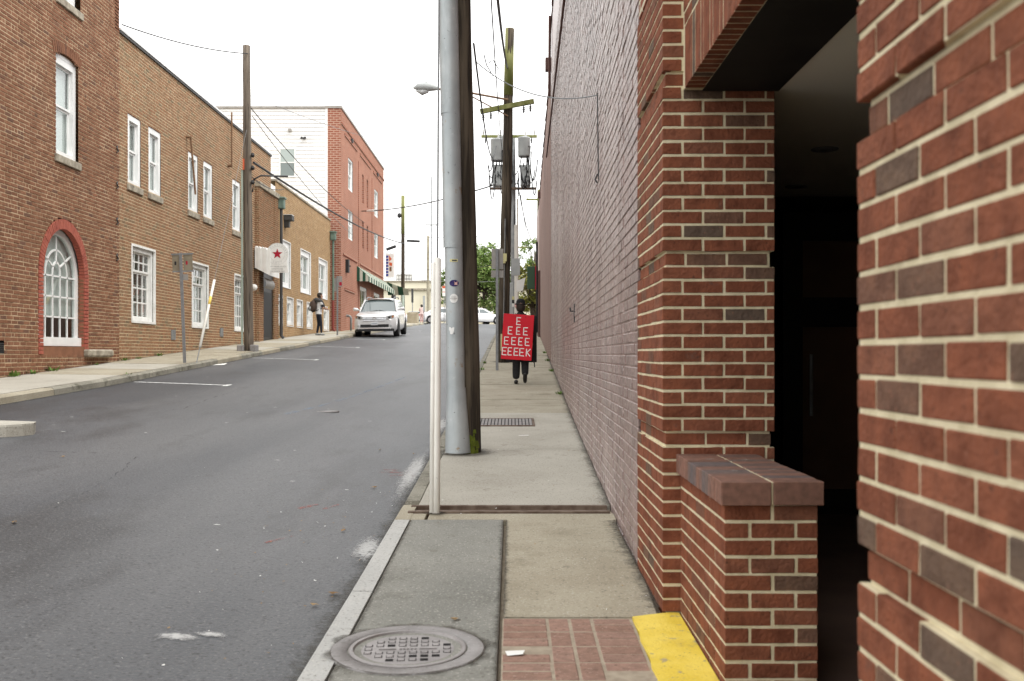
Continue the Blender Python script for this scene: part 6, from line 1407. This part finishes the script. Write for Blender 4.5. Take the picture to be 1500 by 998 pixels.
for s in (-1, 1):
    sh = 'l' if s < 0 else 'r'; p, q, w_ = Vector(J['s' + sh][0]), Vector(J['e' + sh][0]), Vector(J['w' + sh][0])
    sm(MB()).tube([p - (q - p) * .1, p, p.lerp(q, .55)], [.05, .078, .07], 10).build('sleeve', m_shirt, wk)
    sm(MB()).tube([p.lerp(q, .5), q, q.lerp(w_, .5), w_], [.047, .048, .043, .034], 10).build('forearm', m_skin, wk); hand(wk, w_, w_ - q)
    b = sm(MB()); a = Vector(J['a' + sh][0]); b.tube([a + Vector((0, -.07, -.055)), a + Vector((0, -.02, -.045)), a + Vector((0, .07, -.055)), a + Vector((0, .15, -.065))], [.03, .045, .042, .022], 10); b.build('shoe', m_galv_d, wk)
head(wk, (0, .07, 1.635), (.15, 1, -.1), .225)
b = sm(MB()); b.grid([[(.092 * q * math.cos(a), .05 + .115 * q * math.sin(a), z) for a in [R(165) + R(210) * i / 16 for i in range(17)]] for q, z in ((.72, 1.57), (.95, 1.61), (1.02, 1.68), (.92, 1.74), (.55, 1.775), (.05, 1.785))]); b.grid([[(.09 * q * math.cos(a), .05 + .115 * q * math.sin(a), z) for a in [R(15) + R(150) * i / 8 for i in range(9)]] for q, z in ((1.02, 1.705), (.93, 1.74), (.55, 1.775), (.05, 1.785))]); b.build('hair', m_hair, wk)
b = sm(MB()); b.tube([(-.2, -.02, 1.42), (-.1, -.12, 1.47), (.05, -.13, 1.48), (.18, -.06, 1.45), (.22, .05, 1.40), (.23, .13, 1.26), (.22, .16, 1.10)], [.05, .085, .09, .08, .06, .045, .03], 10); b.build('jacket', m_jacket, wk)
b = sm(MB()); b.tube([(-.02, -.20, .98), (-.02, -.235, 1.05), (-.02, -.24, 1.2), (-.02, -.22, 1.36), (-.02, -.18, 1.45)], [.09, .155, .165, .14, .06], 12); pk = b.build('backpack', m_pack, wk)
sm(MB()).tube([(-.02, -.37, 1.02), (-.02, -.385, 1.10), (-.02, -.37, 1.2)], [.05, .09, .06], 10).build('pocket', m_galv_d, pk)
MB().tube([(.12, -.15, 1.42), (.15, .02, 1.47), (.15, .13, 1.34), (.15, .08, 1.12), (.1, -.15, 1.02)], .018, 6).build('strap', m_trim, pk); MB().tube([(-.14, -.15, 1.42), (-.15, .02, 1.47), (-.15, .13, 1.34), (-.16, .08, 1.12), (-.12, -.15, 1.02)], .018, 6).build('strap', m_trim, pk)
ph = thing('phone', 'phone held by the walker with the backpack', 'phone', loc=(BX, BY, bgz), rz=R(-55)); MB().cbox(.06, .13, .40, .415, 1.07, 1.2, .004).build('phone_body', m_guard_y, ph)
# woman in pink far off by the white car
wx_, wy_ = -7.85, 86.5
wm = thing('person', 'distant woman in pink with dark hair standing by the white car', 'person', loc=(wx_, wy_, road_z(wx_, wy_) + .003))
J2 = {k: ((p[0][0] * .9, p[0][1], p[0][2] * .95), p[1] * .88, p[2] * .88) for k, p in J.items()}; skin_body('body', J2, E, wm, m_pink)
b = sm(MB()); b.grid([[(rx * math.cos(2 * PI * k / 14), ry * math.sin(2 * PI * k / 14), z) for k in range(15)] for rx, ry, z in ((.17, .14, .8), (.13, .11, 1.0), (.16, .12, 1.25), (.13, .09, 1.38), (.06, .06, 1.43))]); b.build('blouse', mat('pale_pink_cloth', [(.72, .55, .52)], .85), wm)
head(wm, (0, .05, 1.54), (0, 1, 0), .215); sm(MB()).tube([(0, -.02, 1.38), (0, .01, 1.5), (0, .02, 1.6), (0, .03, 1.66)], [.06, .10, .105, .05], 10).build('hair', m_hair, wm)
for s in (-1, 1): hand(wm, J2['w' + ('l' if s < 0 else 'r')][0], (0, .5, -.6)); a = Vector(J2['a' + ('l' if s < 0 else 'r')][0]); sm(MB()).tube([a + Vector((0, -.06, -.055)), a + Vector((0, .12, -.06))], [.035, .025], 8).build('shoe', m_trim, wm)

# ------------------------------------------------------------------ trees, weeds, litter
def tree(name, label, base, h_trunk, crown, n_clump, n_leaf, lsz, m, seed, group='trees beyond the junction', gap=.0):
    rs = random.Random(seed); t = thing(name, label, 'tree', group, loc=base); cx, cy, cz, rx, ry, rz = crown
    b = sm(MB()); b.tube([(0, 0, -.3), (.05, 0, h_trunk * .5), (cx * .5, cy * .5, h_trunk), (cx, cy, cz + rz * .3)], [.24, .2, .16, .05], 10)
    cl = []
    for i in range(n_clump):
        a, e, q = rs.uniform(0, 2 * PI), rs.uniform(-.9, 1), rs.uniform(.35, 1) ** .5
        ce = math.sqrt(max(0, 1 - e * e)); p = Vector((cx + rx * q * ce * math.cos(a), cy + ry * q * ce * math.sin(a), cz + rz * q * e)); cl.append((p, rs.uniform(.35, .8)))
        if i % 3 == 0: s = Vector((cx * .6, cy * .6, h_trunk * .9)); b.tube([s, s.lerp(p, .5) + Vector((0, 0, .15)), p], [.07, .045, .015], 5)
    b.build('trunk', m_bark, t); L_ = MB()
    for p, r in cl:
        for k in range(n_leaf):
            d = Vector((rs.gauss(0, 1), rs.gauss(0, 1), rs.gauss(0, .75))) * r * .5; c = p + d * min(rx, rz) * .42; u = Vector((rs.gauss(0, 1), rs.gauss(0, 1), rs.gauss(0, .6))).normalized(); v = u.cross(Vector((rs.gauss(0, 1), rs.gauss(0, 1), rs.gauss(0, 1)))).normalized(); s = lsz * rs.uniform(.6, 1.3)
            L_.add([c - u * s, c - v * s * .5, c + u * s, c + v * s * .5], [(0, 1, 2, 3)])
    L_.build('crown', m, t, kind='stuff'); return t
G = 4.5
tree('leafy_tree', 'broad green tree seen either side of the near wood pole', (-3.0, 108, G), 4, (-.2, 0, EYE + 8.2 - G, 3.5, 2.5, 3.7), 140, 80, .18, m_leaf, 1)
tree('leafy_tree', 'smaller green tree left of the steel guard before cream wall', (-6.4, 104, G), 3.5, (0, 0, EYE + 7.2 - G, 1.3, 1.4, 2.5), 34, 50, .16, m_leaf, 2)
tree('leafy_tree', 'sparse green tree tops above the yellow green bush', (2.2, 96, G), 5, (0, 0, EYE + 9.6 - G, 1.9, 1.5, 1.5), 26, 40, .15, m_leaf, 3)
tree('bushy_tree', 'yellow green bushy tree past the end of the painted wall', (1.35, 66, 3.1), 1.4, (0, 0, EYE + 4.3 - 3.1, 1.5, 1.4, 1.75), 75, 70, .11, m_leaf_y, 4)
tree('leafy_tree', 'dark tree between cream building and far poles', (-1.5, 116, G), 3, (0, 0, EYE + 6.2 - G, 2.4, 1.5, 2.0), 40, 50, .16, m_leaf, 6)
def weed(x, y, zf, s, label, n=26):
    t = MB(); rs = random.Random(int(x * 100 + y * 10)); z0 = zf(x, y)
    for k in range(n):
        a = rs.uniform(0, 2 * PI); l = s * rs.uniform(.5, 1); d = Vector((math.cos(a), math.sin(a), 0)); b0 = Vector((x, y, z0 - .005)) + d * rs.uniform(0, s * .7); u = d * l * .5 + Vector((0, 0, l * rs.uniform(.3, .9))); w_ = Vector((-d.y, d.x, 0)) * l * .16
        t.add([b0, b0 + u * .5 + w_, b0 + u, b0 + u * .5 - w_], [(0, 1, 2, 3)])
    t.build('weed', m_weed, label=label, cat='weed', group='weeds at the wall feet')
wl_ = lambda x, y: walk_l(x, y)
for i, (y, s) in enumerate(((17.4, .16), (18.1, .12), (18.9, .17), (20.9, .08), (22.4, .13), (23.2, .10), (24.6, .12))): weed(XW + .08, y, wl_, s, 'small green weed tuft at the foot of the left brick walls')
weed(KX0 - .1, 18.3, wl_, .08, 'small weed in the far kerb joint', 12)
for y, s in ((17.4, .10), (23, .10), (27, .13), (31, .12)): weed(wall_x(y) - .07, y, lambda x, y: walk_r(y), s, 'small weed tuft at the foot of the mauve wall')
for y in (21, 23.5, 26): weed(KX1 + .14, y, lambda x, y: walk_r(y), .10, 'small weed tuft along the near kerb', 14)
rs = random.Random(5); L_ = MB()
for k in range(230):
    if k < 100: x, y = rs.uniform(-1.9, -.95) if k < 75 else rs.uniform(-6.2, -1), rs.uniform(4.0, 9) if k < 75 else rs.uniform(4.5, 30); z = road_z(x, y)
    else: x, y = rs.uniform(-.75, .7), rs.uniform(4.9, 20); z = walk_r(y)
    if k >= 100 and rs.random() < .5: x = wall_x(y) - abs(rs.gauss(0, .06)) - .01
    s = rs.uniform(.003, .007); a = rs.uniform(0, PI); u, v = Vector((math.cos(a), math.sin(a), 0)) * s, Vector((-math.sin(a), math.cos(a), 0)) * s * rs.uniform(.3, .9); c = Vector((x, y, z + .006)); L_.mi = rs.choice([0, 1, 1])
    L_.add([c - u - v, c + u - v, c + u + v + Vector((0, 0, .004)), c - u + v], [(0, 1, 2, 3)])
L_.build('grit', [m_signw, m_cardb], label='scattered grit, crumbs and leaf bits on road and pavement', cat='litter', kind='stuff')
def leaf(x, y, zf, s, m, label, cat='leaf', name='fallen_leaf', group='fallen leaves'):
    a = random.uniform(0, 2 * PI); u, v = Vector((math.cos(a), math.sin(a), 0)) * s, Vector((-math.sin(a), math.cos(a), 0)) * s * .5; c = Vector((x, y, zf(x, y) + .008)); b = MB()
    b.add([c - u, c - v * .9 - u * .2 + Vector((0, 0, .006)), c + u * .4 - v * .6, c + u + Vector((0, 0, .012)), c + u * .3 + v * .7, c - u * .3 + v + Vector((0, 0, .008))], [(0, 1, 2, 3, 4, 5)]); b.build(name, m, label=label, cat=cat, group=group)
zw = lambda x, y: walk_r(y)
for x, y in ((-1.0, 5.6), (-1.06, 5.35), (-1.22, 7.2), (-3.3, 6.6), (-1.25, 9.0), (-1.5, 11.3), (-1.1, 11.2), (-1.15, 4.0), (-4.2, 9.3), (-1.7, 3.75)): leaf(x, y, road_z, random.uniform(.02, .04), m_cardb, 'dry fallen leaf lying on the asphalt')
leaf(-.27, 4.75, zw, .03, m_cardb, 'curled brown leaf on the grey slab by the manhole', group=None)
b = MB(); b.add([(-.02, 0, 0), (.045, .008, .004), (.055, .05, .009), (-.03, .058, .003)], [(0, 1, 2, 3)]); o = b.build('paper_scrap', m_signw, label='white paper scrap lying on the brick pavers', cat='paper', loc=(.0, 4.22, walk_r(4.22) + .006))
b = MB(); b.add([(-.06, 0, 0), (.06, .01, .002), (.06, .05, .006), (-.06, .04, .002)], [(0, 1, 2, 3)]); b.build('paper_scrap', m_signw, label='white paper strip on the slab past the leaning pole', cat='paper', loc=(.14, 12.0, walk_r(12.0) + .006))
b = MB(); b.add([(-.15, 0, 0), (.12, .03, .01), (.16, .16, .05), (-.1, .14, .02)], [(0, 1, 2, 3)]); b.build('paper_scrap', m_signw, label='crumpled white paper in the far gutter by the guy wire', cat='paper', loc=(-6.75, 22.9, road_z(-6.75, 22.9) + .01))

# grime gathered along the wall foot, kerb and joints
m_dirt = worn('gutter_dirt', (.055, .046, .032), 30, .66, 1.05, fade=True, amt=.7)
def grime(xf, y0, y1, wd, zf, parent, h=.004, n=60, seed=1):
    rs = random.Random(seed); b = MB(); rows = []; fd = []
    for i in range(n + 1):
        y = lerp(y0, y1, i / n); x = xf(y); k = rs.uniform(.55, 1.2); rows.append([(x + wd * k * q, y, zf(x + wd * k * q, y) + h) for q in (0, .4, 1)]); fd += [1, .45, 0]
    b.grid(rows); o = b.build('grime', m_dirt, parent); a = o.data.attributes.new('fade', 'FLOAT', 'POINT'); a.data.foreach_set('value', fd)
zwk = lambda x, y: walk_r(y) + .004
grime(lambda y: wall_x(y) - .002, 7.75, 30, -.16, zwk, pavement, n=160, seed=1); grime(lambda y: .738, 4.95, 7.15, -.15, zwk, pavement, seed=2)
grime(lambda y: -.062, 2.3, 7.15, -.045, zwk, pavement, seed=3); grime(lambda y: -.042, 4.83, 7.15, .04, zwk, pavement, seed=4); grime(lambda y: KERB_IN + .01, 2.3, 7.15, .03, zwk, pavement, seed=5)
grime(lambda y: KX1 - .02, 2.2, 22, -.22, road_z, road, n=120, seed=6); grime(lambda y: KX0 + .02, 13.2, 60, .22, road_z, road, n=160, seed=7); grime(lambda y: XW + .02, 13.2, 48, .18, walk_l, pav_l, h=.01, n=140, seed=8)
def grime_ring(cx, cy, r0, r1, zf, parent, h, seed):
    rs = random.Random(seed); vs = []; fd = []; n = 40
    for q, f_ in ((r0, 1), ((r0 + r1) / 2, .45), (r1, 0)):
        for k in range(n):
            r = q * (1 if f_ == 1 else rs.uniform(.93, 1.08)); x, y = cx + r * math.cos(2 * PI * k / n), cy + r * math.sin(2 * PI * k / n); vs.append((x, y, zf(x, y) + h)); fd.append(f_)
    b = MB(); b.add(vs, [(q * n + k, q * n + (k + 1) % n, (q + 1) * n + (k + 1) % n, (q + 1) * n + k) for q in (0, 1) for k in range(n)]); o = b.build('grime', m_dirt, parent); a = o.data.attributes.new('fade', 'FLOAT', 'POINT'); a.data.foreach_set('value', fd)
grime_ring(-.452, 4.32, .33, .375, zwk, pavement, .005, 1); grime_ring(-.53, 10.66, .2, .42, zwk, pavement, .006, 2); grime_ring(-.24, 26.5, .15, .5, zwk, pavement, .012, 3); grime_ring(-7.3, 27.6, .15, .5, walk_l, pav_l, .012, 4)
grime_ring(-.567, 7.42, .03, .12, zwk, pavement, .006, 5)

# bird droppings on the coping
m_lime = worn('bird_lime', (.60, .56, .50), 30, .66, 1.15, fade=True, amt=.5)
for x, y, r in ((.93, 4.15, .022), (1.10, 4.18, .026), (.91, 4.6, .03), (1.08, 4.58, .032)): blob('dropping', m_lime, x, y, r, r * .8, int(x * 100), copp, .001, lambda x, y: cz + .0925, 14)
